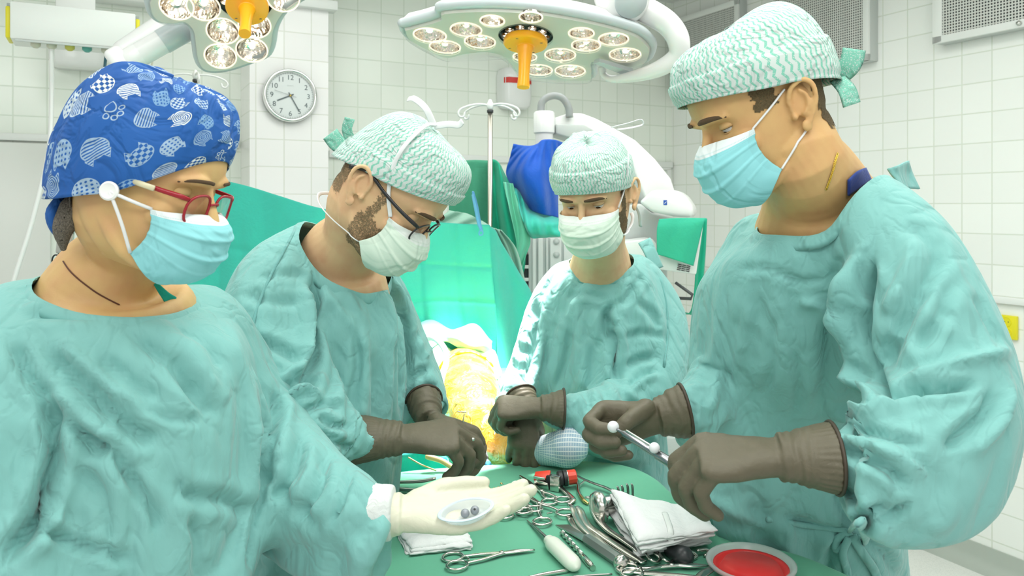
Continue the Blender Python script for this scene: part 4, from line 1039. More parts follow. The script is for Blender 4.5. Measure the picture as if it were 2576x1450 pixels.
def build_head(Hd, neck, m, parent, lid=-20, iris_look=(0, .75, -.6), ears=(1, 1), jaw=1.0, browcol=None, male=True):
    bm = NB(); hs = catmull([tuple(h) for h in HS], 3)
    loft(bm, [sect(*h) for h in hs])
    tube(bm, [V(0, .080, .040), V(0, .092, .020), V(0, .105, -.002), V(0, .106, -.010)], [.009, .0080, .0088, .0100], n=14, k=3, round_ends=True)
    for q in (-1, 1):
        sphere(bm, V(q*.011, .098, -.013), .0085, 12)
        sphere(bm, V(q*.043, .055, -.006), .0235, 14)
        tube(bm, [V(q*.012, .088, .043), V(q*.030, .087, .047), V(q*.050, .072, .043)], [.007, .0085, .006], n=10, k=3, round_ends=True)
        tube(bm, [V(q*.056, -.012, -.030), V(q*.051, .03, -.066), V(q*.022, .074, -.083)], [.011, .013, .013], n=12, k=3, round_ends=True)
        if ears[0 if q > 0 else 1]:
            e = lambda y, z, o: V(q*(.074+o), -.019+y-z*0.18, z)
            tube(bm, [e(.010, .000, .002), e(.013, .020, .006), e(.006, .034, .011), e(-.010, .038, .015), e(-.022, .026, .018), e(-.022, .006, .017), e(-.014, -.010, .013), e(-.006, -.022, .009)], [.0035, .0040, .0042, .0042, .0040, .0038, .0036, .004], n=10, k=4, round_ends=True)
            tube(bm, [e(-.005, .026, .010), e(-.012, .016, .012), e(-.011, .002, .012), e(-.002, -.008, .009)], [.003, .0035, .0035, .003], n=8, k=3, round_ends=True)
            sphere(bm, e(-.002, -.024, .007), .0085, 12, (0.6, 1, 1.1))
            sphere(bm, e(.010, -.006, .004), .0055, 10)
            sphere(bm, e(-.008, .010, .002), .024, 14, (0.22, .75, 1.15))
    for z in (-.038, -.048): tube(bm, [V(-.022, .088, z), V(0, .100, z), V(.022, .088, z)], .006, n=10, k=4, round_ends=True)
    bm.transform(Hd.M)
    nk = [Hd.p(0, -.030, .02), Hd.p(0, -.030, -.030)]+[Vector(q) for q, r in neck]; rr = [.050*Hd.k, .058*Hd.k]+[r for q, r in neck]
    tube(bm, nk, rr, n=28, k=5)
    o = remesh('body', bm, 0.0026, 3, m, parent)
    co = get_co(o.data); Mi = np.array(Hd.Mi); loc = co@Mi[:3, :3].T+Mi[:3, 3]
    d = np.zeros(len(co))
    for q in (-1, 1):
        g = np.exp(-(((loc[:, 0]-q*.031)/.017)**2+((loc[:, 2]-.026)/.011)**2))*(loc[:, 1] > .03)
        d += g*.011
        if ears[0 if q > 0 else 1]:   # hollow of the ear
            pass
    d -= np.exp(-(((np.abs(loc[:, 0])-.033)/.014)**2+((loc[:, 2]-.012)/.006)**2))*(loc[:, 1] > .05)*.002
    loc[:, 1] -= d
    Mf = np.array(Hd.M); set_co(o.data, loc@Mf[:3, :3].T+Mf[:3, 3])
    # eyes
    for q in (-1, 1):
        c = V(q*.031, .0640, .026); r = .0125
        bm = NB(); sphere(bm, c, r, 20); bm.transform(Hd.M); ey = obj('eye', bm, M_eyew, parent)
        lk = V(*iris_look).normalized(); bm = NB(); lathe(bm, [(0, r*1.03), (.0030, r*1.02), (.0055, r*.93)], c, lk, n=20, cap=False); bm.transform(Hd.M); obj('iris', bm, M_iris, ey)
        for up_, a0, a1 in ((1, 96, lid), (-1, -90, -32)):       # lids as parts of a slightly larger ball
            bm = NB(); rows = []
            for j in range(9):
                el = math.radians(a0+(a1-a0)*j/8); row = []
                for i in range(17):
                    az = math.radians(-100+200*i/16); R_ = r*1.09
                    bend = el*(1 if j < 8 or up_ < 0 else 1)-math.radians(8)*abs(math.sin(az))*(-1 if up_ > 0 else -1)*0
                    row.append(c+V(R_*math.cos(bend)*math.sin(az), R_*math.cos(bend)*math.cos(az), R_*math.sin(bend)))
                rows.append(row)
            loft(bm, rows, close=False); bm.transform(Hd.M); l = obj('eyelid', bm, m, parent); sld = l.modifiers.new('s', 'SOLIDIFY'); sld.thickness = .0012; sld.offset = 1
            if up_ > 0:
                bm = NB(); tube(bm, [Hd.M @ p for p in rows[-1]], .0009, n=6); obj('eyelashes', bm, M_brow, parent)
        bm = NB(); tube(bm, [V(q*.014, .0980, .0470), V(q*.028, .0972, .0485), V(q*.044, .0858, .0465), V(q*.055, .0715, .0405)], [.0025, .0042 if male else .0026, .0036 if male else .0022, .0010], n=10, k=5, flat=(1, .55), up=V(0, 1, 0), round_ends=True); bm.transform(Hd.M)
        e_ = obj('eyebrow', bm, browcol or M_brow, parent)
    o['_head'] = 1; del o['_head']
    return o
def shell_from(body, Hd, test, name, m, parent, off=.0012, jag=.007):
    """hair grown on a region of the head surface"""
    me = body.data.copy(); co = get_co(me); no = get_no(me); Mi = np.array(Hd.Mi); loc = co@Mi[:3, :3].T+Mi[:3, 3]
    keep = np.array([test(x+jag*noise.noise(Vector((x, y, z))*260), y+jag*noise.noise(Vector((y, z, x))*260), z+jag*noise.noise(Vector((z, x, y))*260)) for x, y, z in loc])
    rnd = np.array([noise.noise(Vector(c)*500) for c in co])
    set_co(me, co+no*(off+0.0009*rnd)[:, None])
    bm = NB(); bm.from_mesh(me); bm.verts.ensure_lookup_table()
    bmesh.ops.delete(bm, geom=[v for v in bm.verts if not keep[v.index]], context='VERTS'); bpy.data.meshes.remove(me)
    for f_ in bm.faces: f_.material_index = 0
    o = bpy.data.meshes.new(name); bm.to_mesh(o); bm.free(); o.materials.clear(); return meobj(name, o, m, parent)

# ---- mask
def pleated(name, c_top, c_bot):
    m = mat(name, c_bot, 0.75); nt = m.node_tree; u, v, _ = sep(m, coord(m, 'UV'))
    setcol(m, mixcol(m, v.gt(0.90), c_bot, c_top))
    st = ((u*90).frac().lt(0.5))*((v-0.925).abs().lt(0.006)._m('MAXIMUM', (v-0.865).abs().lt(0.005)))
    side = ((u-0.5).abs().gt(0.462))*((v*60).frac().lt(0.5))
    setcol(m, mixcol(m, st.max(side)*0.5, nt_link(m), tuple(q*0.75 for q in c_bot)))
    n_ = noise_tex(m, coord(m), 10, 3, 0.5, 0.8); r = (X(nt, n_.outputs[0])-0.5).abs().smooth(0, .1); bump(m, r, 0.35, 0.008)
    n2_ = noise_tex(m, coord(m), 400, 1); bump(m, n2_.outputs[0], 0.1, 0.001)
    bump(m, st.max(side), -0.4, 0.001)
    return m
def nt_link(m): return bsdf(m).inputs['Base Color'].links[0].from_socket
M_maskblue = pleated('blue_mask', (0.78, 0.85, 0.86), (0.28, 0.68, 0.72))
M_maskwhite = pleated('white_green_mask', (0.80, 0.86, 0.82), (0.70, 0.84, 0.72))
M_strap = mat('white_strap', (0.82, 0.84, 0.84), 0.6)
def mask(Hd, m, parent, top_z=.006, side_y=.030, side_top=-.002, side_bot=-.080, bulge=1.0, wdt=.067, skew=0.0):
    nu, nv = 61, 41; bm = NB(); uv = bm.loops.layers.uv.new('UVMap')
    vs = np.linspace(0, 1, 7)
    fy = [.106, .126, .1285, .125, .119, .104, .070]; fz = [top_z, -.012, -.034, -.055, -.073, -.091, -.103]
    G = []
    for j in range(nv):
        v = j/(nv-1); y0 = np.interp(v, vs, fy)*1.0; z0 = np.interp(v, vs, fz)
        # smooth the profile
        y0 = float(np.interp(v, np.linspace(0, 1, 61), np.convolve(np.pad(np.interp(np.linspace(0, 1, 61), vs, fy), 4, 'edge'), np.ones(9)/9, 'valid')))
        if v < .08: y0 -= (0.08-v)*0.12
        zs = side_top+(side_bot-side_top)*v; ys = side_y+0.010*math.sin(math.pi*v)-.012*v
        row = []
        for i in range(nu):
            u = i/(nu-1); t = (u-0.5)*math.pi
            st, ct = math.sin(t), math.cos(t)
            w = wdt*(1-.06*v)
            x = w*math.copysign(abs(st)**0.86, st); y = ys+(y0-ys)*abs(ct)**0.80; z = zs+(z0-zs)*abs(ct)**1.1
            if v < .15: y += .006*(1-v/.15)*math.exp(-(x/.014)**2)-.002
            # three downward pleats
            for pc_, am in ((.26, .0040), (.48, .0046), (.70, .0040)):
                q = (v-pc_)/.045
                if -1 < q < 0: y += am*(1+q)*abs(ct)**.4*1.4; x += math.copysign(am*(1+q)*.5, x)*abs(st)
            x += .0012*nz(u*9, v*7, 1, 3); y += .0016*nz(u*8, v*8, 1, 6)*ct
            row.append(bm.verts.new(Vector((x, y, z))))
        G.append(row)
    for j in range(nv-1):
        for i in range(nu-1):
            f_ = bm.faces.new((G[j][i], G[j][i+1], G[j+1][i+1], G[j+1][i]))
            for l, (a, b) in zip(f_.loops, ((i, j), (i+1, j), (i+1, j+1), (i, j+1))): l[uv].uv = (a/(nu-1), 1-b/(nv-1))
    bm.transform(Hd.M); o = obj('face_mask', bm, m, parent)
    s = o.modifiers.new('s', 'SOLIDIFY'); s.thickness = .0015; s.offset = 1
    s = o.modifiers.new('u', 'SUBSURF'); s.levels = 1; s.render_levels = 1
    return o
def strap(Hd, body, pts, r, parent, name='strap', m=None, flat=None, off=.0012, snug=True):
    P_ = [Hd.p(*q) for q in pts]; q = [Vector(a) for a in catmull([tuple(a) for a in P_], 8)] if len(P_) > 2 else [P_[0].lerp(P_[1], t/10) for t in range(11)]
    if snug:
        bv = BVHTree.FromPolygons([v.co for v in body.data.vertices], [tuple(p.vertices) for p in body.data.polygons])
        out = []
        for a in q:
            h, nrm, _, dd_ = bv.find_nearest(a)
            sd = (a-h).dot(nrm)
            out.append(h+nrm*(off+r) if sd < off+r else a)
        q = out
    bm = NB(); tube(bm, q, r, n=8, flat=flat, round_ends=not flat); return obj(name, bm, m or M_strap, parent)

# ---- caps
def zig_mat(name):
    m = mat(name, (0.8, 0.86, 0.83), 0.8); nt = m.node_tree; u, v, _ = sep(m, coord(m, 'UV'))
    wob = (v/0.0085).pp(1.0)*0.0030
    fr = ((u+wob)/0.0074).frac(); line = fr.lt(0.36)
    n_ = noise_tex(m, coord(m), 600, 1); sp_ = X(nt, n_.outputs[0]).gt(0.38)
    setcol(m, mixcol(m, line*sp_*0.85, (0.58, 0.66, 0.63), (0.14, 0.52, 0.38)))
    n3 = noise_tex(m, coord(m), 16, 3, 0.5, 1.2); r = (X(nt, n3.outputs[0])-0.5).abs().smooth(0, .1); bump(m, r, 0.5, 0.006)
    return m
M_zig = zig_mat('green_zigzag_cap_cloth')
def cap(Hd, m, parent, zf=.052, zb=-.005, zside=None, top=.150, wx=.083, fy=.100, by=-.114, puff=lambda a, v: 0, name='surgical_cap', flat=0.85, dip=0.0, vs=1.0, wr=.0022, band=None):
    nu, nv = 96, 46; bm = NB(); uv = bm.loops.layers.uv.new('UVMap'); G = []
    for j in range(nv+1):
        v = j/nv; row = []
        for i in range(nu):
            a = 2*math.pi*i/nu         # 0 = front
            ca, sa = math.cos(a), math.sin(a); e = 2/2.3
            zr = zb+(zf-zb)*(ca*.5+.5)+dip*math.sin(a)**2
            fall = max(0.0, math.cos(v*math.pi/2))**(flat*0.62) if v < 1 else 0
            base = .0 if v > .02 else 0
            x = -wx*math.copysign(abs(sa)**e, sa)*fall; cy = -.012
            y = cy+((fy-cy) if ca > 0 else (cy-by))*math.copysign(abs(ca)**e, ca)*fall
            z = zr+(top-zr)*math.sin(v*math.pi/2)**1.05
            if v > .06:
                pf = puff(a, v)+wr*(noise.noise(Vector((ca*3, sa*3, v*2.2)))+0.6*abs(noise.noise(Vector((ca*7, sa*7, v*3))))*2)*min(1, v*4)
            else: pf = 0
            if band and v < band: pf += .0045*(1 if v < band-.02 else (band-v)/.02)
            d = Vector((x, y-cy, z-.02)); d = d.normalized() if d.length > 1e-6 else Vector((0, 0, 1))
            q = Vector((x, y, z))+d*pf
            row.append(bm.verts.new(q))
        G.append(row)
    for j in range(nv):
        for i in range(nu):
            k = (i+1) % nu; f_ = bm.faces.new((G[j][i], G[j][k], G[j+1][k], G[j+1][i]))
            for l, (a, b) in zip(f_.loops, ((i, j), (i+1, j), (i+1, j+1), (i, j+1))): l[uv].uv = ((a/nu-0.5)*0.57, b/nv*.19)
    bmesh.ops.remove_doubles(bm, verts=bm.verts, dist=1e-5)
    bm.transform(Hd.M); o = obj(name, bm, m, parent)
    s = o.modifiers.new('s', 'SOLIDIFY'); s.thickness = .0016; s.offset = 0
    return o
def ribbon(name, pts, wd, m, parent, up=V(0, 0, 1), th=.0012, k=6):
    bm = NB(); tube(bm, pts, wd/2, n=8, k=k, flat=(1, th/wd*2), up=up); return obj(name, bm, m, parent)

# blue cap with cat heads, paws and dots
def cat_mat():
    m = mat('blue_cat_print', (0.01, 0.05, 0.28), 0.75); nt = m.node_tree
    tc = coord(m, 'UV'); mp = nt.nodes.new('ShaderNodeVectorMath'); mp.operation = 'SCALE'; mp.inputs['Scale'].default_value = 28; nt.links.new(tc, mp.inputs[0])
    vo = nt.nodes.new('ShaderNodeTexVoronoi'); vo.voronoi_dimensions = '2D'; vo.inputs['Scale'].default_value = 1; vo.inputs['Randomness'].default_value = 0.45
    nt.links.new(mp.outputs[0], vo.inputs['Vector'])
    sb = nt.nodes.new('ShaderNodeVectorMath'); sb.operation = 'SUBTRACT'; nt.links.new(mp.outputs[0], sb.inputs[0]); nt.links.new(vo.outputs['Position'], sb.inputs[1])
    x, y, _ = sep(m, sb.outputs[0]); cr, cg, cb = sep(m, vo.outputs['Color'])
    th = cr*6.28; c, s = th.cos(), th.sin(); lx = x*c-y*s; ly = x*s+y*c
    def disc(cx, cy, r, ax=1.0): return (((lx-cx)*(lx-cx))*ax+(ly-cy)*(ly-cy)).sqrt()-r
    face = disc(0, 0, .30, 0.75)
    ear1 = ((lx-0.20).abs()*1.9+(ly-0.20).abs())-.24; ear2 = ((lx+0.20).abs()*1.9+(ly-0.20).abs())-.24
    cat = face.min(ear1).min(ear2)
    # paw: pad and four toes as outlines
    toes = disc(-.22, .10, .085)
    for cx_, cy_ in ((-.08, .25), (.09, .25), (.23, .10)): toes = toes.min(disc(cx_, cy_, .085))
    pad = disc(0, -.08, .17); paw = toes.min(pad)
    def inside(d, w=.0): return d.lt(w)
    chk = ((((lx*9).floor()+(ly*9).floor())*0.5).frac()).gt(0.25)
    dots = ((((lx*8).frac()-0.5)*((lx*8).frac()-0.5)+((ly*8).frac()-0.5)*((ly*8).frac()-0.5)).sqrt()).gt(0.27)
    strp = (ly*13).frac().gt(0.45)
    rings_ = ((lx*lx+ly*ly).sqrt()*16).frac().gt(0.5)
    isA = cg.lt(0.26); isB = cg.gt(0.26)*cg.lt(0.5); isC = cg.gt(0.5)*cg.lt(0.68); isD = cg.gt(0.68)*cg.lt(0.84); isE = cg.gt(0.84)
    fill = chk*isA+dots*isB+strp*isC+rings_*isD
    edge = (cat+0.012).abs().lt(.014)
    catm = inside(cat)*(fill.max(edge))
    pawm = (paw+0.012).abs().lt(.016)*isE
    msk = (catm*(isE*-1+1)+pawm).min(1.0)
    tone = mixcol(m, cb, (0.16, 0.33, 0.56), (0.72, 0.78, 0.74))
    n_ = noise_tex(m, coord(m), 7, 2)
    basec = mixcol(m, n_.outputs[0], (0.006, 0.065, 0.28), (0.010, 0.13, 0.46))
    setcol(m, mixcol(m, msk, basec, tone))
    n3 = noise_tex(m, coord(m), 14, 3, 0.5, 1.2); r = (X(nt, n3.outputs[0])-0.5).abs().smooth(0, .1); bump(m, r, 0.4, 0.008)
    return m
M_cat = cat_mat()
# ======================= PEOPLE =======================
M_teal_scrub = fabric('teal_scrub', (0.01, 0.36, 0.27), 0.8); M_navy = fabric('navy_shirt', (0.02, 0.05, 0.25), 0.8)
def person(label, loc, group=None): return thing('person', label, 'person', loc, group)
R_ = math.radians
def dirv(yaw, pitch): return V(math.cos(R_(yaw))*math.cos(R_(pitch)), math.sin(R_(yaw))*math.cos(R_(pitch)), math.sin(R_(pitch)))
def upof(fwd, roll=0.0):
    u = V(0, 0, 1)-fwd*fwd.z; u = u.normalized()
    return Matrix.Rotation(R_(roll), 3, fwd) @ u

# ---------- B: bearded man with glasses, bending over
pB = person('bearded man in black glasses, bent forward over the patient, face turned down', (P(840, 1450, 1.5).x, 1.5, 0))
fB = dirv(-12, -46); HB = Head(965, 500, 1.40, fB, upof(fB), 1.01)
bodyB = build_head(HB, [(P(895, 590, 1.46), .062), (P(860, 640, 1.5), .078), (P(850, 700, 1.52), .095), (P(850, 800, 1.53), .11)], M_skinB, pB)
shell_from(bodyB, HB, lambda x, y, z: (z < -.022 and -.098 < z and y > -.002-z*.1 and y < .092 and abs(x) > .018) or (abs(x) > .06 and -.05 < z < .030 and .010 < y < .030), 'beard', M_hairB, pB)
shell_from(bodyB, HB, lambda x, y, z: y < -.050 and -.045 < z < .06 and abs(x) < .078, 'hair', M_hairB, pB)
mask(HB, M_maskwhite, pB, side_y=.050, side_top=.004, side_bot=-.066, top_z=.012)
cap(HB, M_zig, pB, zf=.082, zb=-.008, dip=0, top=.150, fy=.095, by=-.116, flat=.7, puff=lambda a, v: .010*max(0, math.cos(a-.4))*math.sin(v*3.1), band=.22)
strap(HB, bodyB, [(-.064, .050, .004), (-.076, .020, .035), (-.088, .000, .07), (-.089, -.012, .11), (-.060, -.02, .155), (-.02, -.02, .165)], .0036, pB, 'mask_tie', flat=(1, .3))
strap(HB, bodyB, [(-.062, .038, -.066), (-.071, -.015, -.072), (-.064, -.055, -.074), (-.03, -.082, -.074), (.02, -.085, -.072)], .0036, pB, 'mask_tie', flat=(1, .3))
for pts in ([(-.02, -.02, .160), (-.03, -.05, .172), (-.02, -.080, .168), (-.01, -.092, .158)], [(-.02, -.02, .160), (-.02, -.005, .180), (-.015, .008, .192), (-.02, .010, .202)]):
    ribbon('tie_bow', [HB.p(*q) for q in pts], .012, M_strap, pB, up=V(0, -1, 0))
ribbon('cap_tail', [HB.p(-.02, -.10, .03), HB.p(-.04, -.122, .045), HB.p(-.045, -.132, .065)], .018, M_zig, pB, up=V(0, -1, .2))
ribbon('cap_tail', [HB.p(-.01, -.10, .02), HB.p(-.02, -.125, .012), HB.p(-.03, -.145, .016)], .032, M_zig, pB, up=V(0, -1, .2))
LB = [([(788, 715), (794, 778), (796, 837), (788, 912), (770, 955)], .020, 13, 'l'), ([(704, 985), (739, 960), (775, 950), (800, 975)], .012, 10, 'v'), ([(714, 1004), (763, 975), (800, 990)], .007, 8, 'r'),
      ([(753, 1041), (818, 1018), (858, 1030)], .007, 9, 'v'), ([(729, 609), (684, 688), (647, 773), (632, 847)], .002, 7, 'v'), ([(977, 708), (1002, 778), (1012, 857), (1017, 927), (1017, 1051)], .016, 12, 'v'),
      ([(897, 822), (902, 927), (883, 1001), (880, 1100)], .005, 10, 'v'), ([(818, 728), (860, 790), (897, 835), (917, 890)], .005, 12, 'r'), ([(870, 690), (930, 760), (950, 840)], .005, 13, 'v'),
      ([(930, 700), (985, 790), (990, 880)], .004, 10, 'r'), ([(629, 852), (699, 877), (748, 907), (780, 940)], .008, 12, 'v'), ([(1061, 827), (1031, 892), (1020, 940)], .006, 8, 'v'), ([(1086, 927), (1050, 940), (1030, 965)], .006, 8, 'v'),
      ([(1100, 970), (1060, 985), (1035, 1010)], .006, 7, 'v'), ([(800, 1040), (830, 1070), (880, 1075)], .006, 8, 'v'), ([(780, 1080), (840, 1110), (880, 1130)], .006, 9, 'v'), ([(640, 700), (720, 690), (780, 700)], .003, 10, 'v'),
      ([(610, 740), (690, 760), (770, 760)], .004, 12, 'v'), ([(850, 860), (840, 960), (800, 1030)], .005, 12, 'v'), ([(940, 880), (945, 980), (930, 1120)], .005, 12, 'v'), ([(1090, 870), (1070, 900)], .004, 7, 'r')]
gB = gown('gown', [('torso', [(868, 610, 1.52, 60, .06, -.8), (852, 645, 1.53, 120, .10, -.7), (835, 690, 1.53, 165, .13, -.45), (815, 760, 1.53, 200, .16, -.2), (810, 860, 1.53, 205, .17), (820, 1000, 1.53, 185, .165), (805, 1150, 1.54, 165, .16), (780, 1400, 1.56, 170, .16), (780, 1700, 1.56, 175, .17), (780, 2050, 1.56, 180, .17)]),
 ('sleeve', [(770, 635, 1.50, .065), (700, 700, 1.44, .080), (662, 800, 1.38, .082), (675, 920, 1.33, .078), (735, 1015, 1.30, .072), (795, 1062, 1.31, .066), (845, 1092, 1.32, .060), (872, 1102, 1.325, .045), (912, 1106, 1.335, .031)]),
 ('sleeve', [(930, 720, 1.60, .070), (970, 790, 1.64, .066), (1015, 880, 1.64, .062), (1052, 950, 1.62, .054), (1066, 1005, 1.58, .050), (1070, 1022, 1.565, .042), (1075, 1045, 1.54, .030)])],
 [(P(868, 620, 1.52), .13), (P(890, 1104, 1.33), .06), (P(1070, 1035, 1.56), .055), (P(850, 2050, 1.53), .4)], M_gown, pB, grow=.10, lines=LB, neck=(P(878, 630, 1.50), V(.50, -.30, .80), .100))
gw, _t = hand_mesh('glove', P(1010, 1103, 1.36), V(1, .12, .02), V(.1, .45, -1), False, [(28, 38, 25, 4), (38, 42, 28, 1), (50, 45, 30, -3), (62, 45, 30, -6)],
          [(.7, .4, .75), (.85, .0, .55), (.8, -.2, .5)], M_glove, pB, back=V(-1, -.06, .0), glen=.092, gr=(.036, .047), scale=1.04)
gw, _t = hand_mesh('glove', P(1080, 1062, 1.50), V(.85, -.25, -.28), V(-.35, -.75, -.6), True, [(35, 50, 30, 4), (42, 52, 30, 0), (50, 52, 30, -3), (55, 50, 30, -6)],
          [(.7, .5, .5), (.9, .1, .4), (.9, -.1, .3)], M_glove, pB, back=V(-.25, .75, .45), glen=.058, gr=(.033, .040), scale=1.0)

# ---------- C: man facing the camera, arms crossed at the wrists
pC = person('man facing the camera in green cap and white mask, wrists crossed over the wrapped foot', (P(1510, 1450, 1.95).x, 1.95, 0))
fC = dirv(-116, -26); HC = Head(1500, 508, 1.76, fC, upof(fC, 2), 1.0)
bodyC = build_head(HC, [(P(1512, 610, 1.88), .058), (P(1512, 660, 1.94), .074), (P(1505, 725, 2.0), .095), (P(1500, 780, 2.03), .10)], M_skinB, pC, lid=2, iris_look=(.1, .75, -.55))
shell_from(bodyC, HC, lambda x, y, z: (-.094 < z < -.010 and y > .002 and y < .09 and abs(x) > .03) or (abs(x) > .06 and -.03 < z < .045 and .004 < y < .028), 'beard', M_hairD, pC)
mask(HC, M_maskwhite, pC, side_y=.048, side_top=.004, side_bot=-.066, top_z=.012)
cap(HC, M_zig, pC, zf=.062, zb=-.005, dip=.000, top=.142, wx=.080, fy=.094, by=-.108, puff=lambda a, v: .012*math.sin(v*3.1)+.008*math.cos(a-2.4)*v, band=.36, wr=.004)
strap(HC, bodyC, [(.064, .048, .004), (.080, .018, .04), (.092, .008, .085), (.093, -.010, .115)], .0040, pC, 'mask_tie', flat=(1, .35))
strap(HC, bodyC, [(.062, .038, -.066), (.070, .0, -.064), (.068, -.03, -.058), (.060, -.05, -.055)], .0040, pC, 'mask_tie', flat=(1, .35))
ribbon('tie_bow', [HC.p(.05, -.05, .158), HC.p(.085, -.07, .158), HC.p(.11, -.08, .160), HC.p(.112, -.08, .148), HC.p(.085, -.07, .146), HC.p(.06, -.055, .150)], .008, M_strap, pC)
ribbon('tie_end', [HC.p(.076, -.03, -.02), HC.p(.083, -.035, -.05), HC.p(.080, -.038, -.085)], .010, M_strap, pC)
LC = [([(1522, 780), (1524, 820), (1544, 860), (1547, 913), (1556, 960)], .016, 10, 'v'), ([(1540, 767), (1527, 795), (1553, 830)], .008, 7, 'v'), ([(1480, 690), (1430, 745), (1405, 800)], .005, 14, 'v'), ([(1620, 690), (1590, 730), (1566, 770)], .006, 9, 'v'),
      ([(1677, 772), (1680, 850), (1668, 931)], .002, 6, 'v'), ([(1571, 922), (1610, 905), (1650, 900)], .007, 9, 'v'), ([(1580, 971), (1610, 945), (1650, 930)], .009, 8, 'l'), ([(1350, 770), (1346, 820), (1341, 887), (1328, 960)], .012, 9, 'v'),
      ([(1399, 798), (1380, 869), (1360, 960)], .004, 8, 'v'), ([(1440, 820), (1425, 900), (1400, 980)], .004, 8, 'v'), ([(1487, 869), (1490, 940), (1480, 980)], .004, 8, 'v'), ([(1465, 975), (1480, 1010), (1475, 1040)], .006, 7, 'v'), ([(1505, 965), (1525, 1000), (1520, 1050)], .006, 8, 'v'),
      ([(1560, 975), (1580, 1010), (1620, 1030)], .006, 9, 'v'), ([(1420, 745), (1480, 740), (1530, 760)], .003, 8, 'v'), ([(1600, 760), (1640, 790), (1660, 830)], .005, 9, 'v'), ([(1570, 850), (1620, 840), (1680, 850)], .005, 9, 'v'), ([(1290, 850), (1310, 880), (1335, 885)], .006, 7, 'v'), ([(1275, 900), (1300, 925), (1325, 925)], .006, 7, 'v')]
gC = gown('gown', [('torso', [(1508, 640, 2.00, 55, .06, .12), (1510, 672, 2.00, 108, .095, .15), (1514, 715, 2.00, 142, .12, .1), (1516, 790, 2.00, 155, .14), (1515, 900, 2.00, 152, .15), (1515, 1050, 2.00, 155, .15), (1530, 1250, 2.01, 170, .17), (1540, 1500, 2.01, 180, .18), (1540, 1780, 2.01, 185, .18)]),
 ('sleeve', [(1420, 700, 2.01, .052), (1382, 760, 2.01, .056), (1352, 850, 1.97, .054), (1325, 925, 1.92, .050), (1300, 975, 1.86, .047), (1294, 992, 1.84, .040), (1310, 1015, 1.82, .028)]),
 ('sleeve', [(1600, 695, 2.02, .066), (1652, 775, 2.02, .072), (1668, 880, 1.96, .074), (1640, 975, 1.88, .076), (1560, 1025, 1.82, .070), (1490, 1045, 1.745, .062), (1450, 1045, 1.73, .055), (1426, 1044, 1.72, .044), (1390, 1040, 1.71, .031)])],
 [(P(1505, 660, 2.0), .12), (P(1412, 1044, 1.718), .055), (P(1296, 996, 1.84), .045), (P(1540, 1780, 2.0), .4)], M_gown, pC, grow=.10, lines=LC, neck=(P(1512, 652, 1.97), V(-.12, -.35, .90), .080))
hand_mesh('glove', P(1360, 1026, 1.70), V(-1, .04, .0), V(.0, .35, -1), True, [(62, 70, 45, 2), (66, 72, 45, 0), (70, 72, 45, -2), (74, 70, 45, -4)],
          [(.8, .2, .6), (.8, -.4, .5), (.6, -.6, .4)], M_glove, pC, back=V(1, .02, -.05), glen=.050, gr=(.035, .045), scale=.98)
hand_mesh('glove', P(1326, 1030, 1.752), V(-.12, -.24, -.95), V(.10, .95, -.25), False, [(14, 22, 14, 5), (17, 24, 14, 1), (20, 26, 15, -3), (24, 28, 16, -8)],
          [(.7, .3, .6), (.85, .0, .5), (.9, -.1, .3)], M_glove, pC, back=V(-.30, .75, .45), glen=.045, gr=(.030, .035), scale=.90)
# stand-up back corner of the collar
cloth('collar_flap', [[(1606, 612, 2.03), (1635, 598, 2.06)], [(1622, 640, 2.02), (1648, 625, 2.05)], [(1640, 685, 2.02), (1668, 672, 2.05)]], M_gown, 10, 14, None, pC)

# ---------- D: tall man at the right
pD = person('tall man at the right in green cap and blue mask, gold chain at his neck', (P(2030, 1450, 1.25).x, 1.25, 0))
fD = dirv(180+6, -29); HD = Head(1924, 308, 1.17, fD, upof(fD), 1.0)
bodyD = build_head(HD, [(P(2020, 400, 1.15), .060), (P(2050, 470, 1.21), .078), (P(2070, 560, 1.25), .105), (P(2070, 660, 1.30), .12)], M_skinD, pD, lid=-6, iris_look=(0, .7, -.75))
shell_from(bodyD, HD, lambda x, y, z: (y < -.052 and -.050 < z < .07 and abs(x) < .08) or (abs(x) > .058 and .022 < z < .07 and -.002 < y < .036), 'hair', M_hairD, pD)
mask(HD, M_maskblue, pD, side_y=.050, side_top=.008, side_bot=-.064, top_z=.014)
cap(HD, M_zig, pD, zf=.080, zb=.000, dip=.002, top=.147, wx=.088, fy=.099, by=-.120, puff=lambda a, v: .016*max(0, -math.cos(a))*math.sin(v*3.1)+.008*math.sin(v*3.1), band=.30, wr=.004)
for y0, z0, y1, z1 in ((.049, .008, -.012, .036), (.038, -.062, -.020, -.026)):
    strap(HD, bodyD, [(.065, y0, z0), (.079, y1, z1)], .0016, pD, 'ear_loop')
ribbon('cap_tail', [HD.p(.03, -.118, .010), HD.p(.045, -.136, .018), HD.p(.05, -.150, .035)], .032, M_zig, pD, up=V(0, -1, .2))
ribbon('cap_tail', [HD.p(.04, -.112, .008), HD.p(.055, -.108, -.012), HD.p(.055, -.104, -.034)], .028, M_zig, pD, up=V(0, -1, .2))
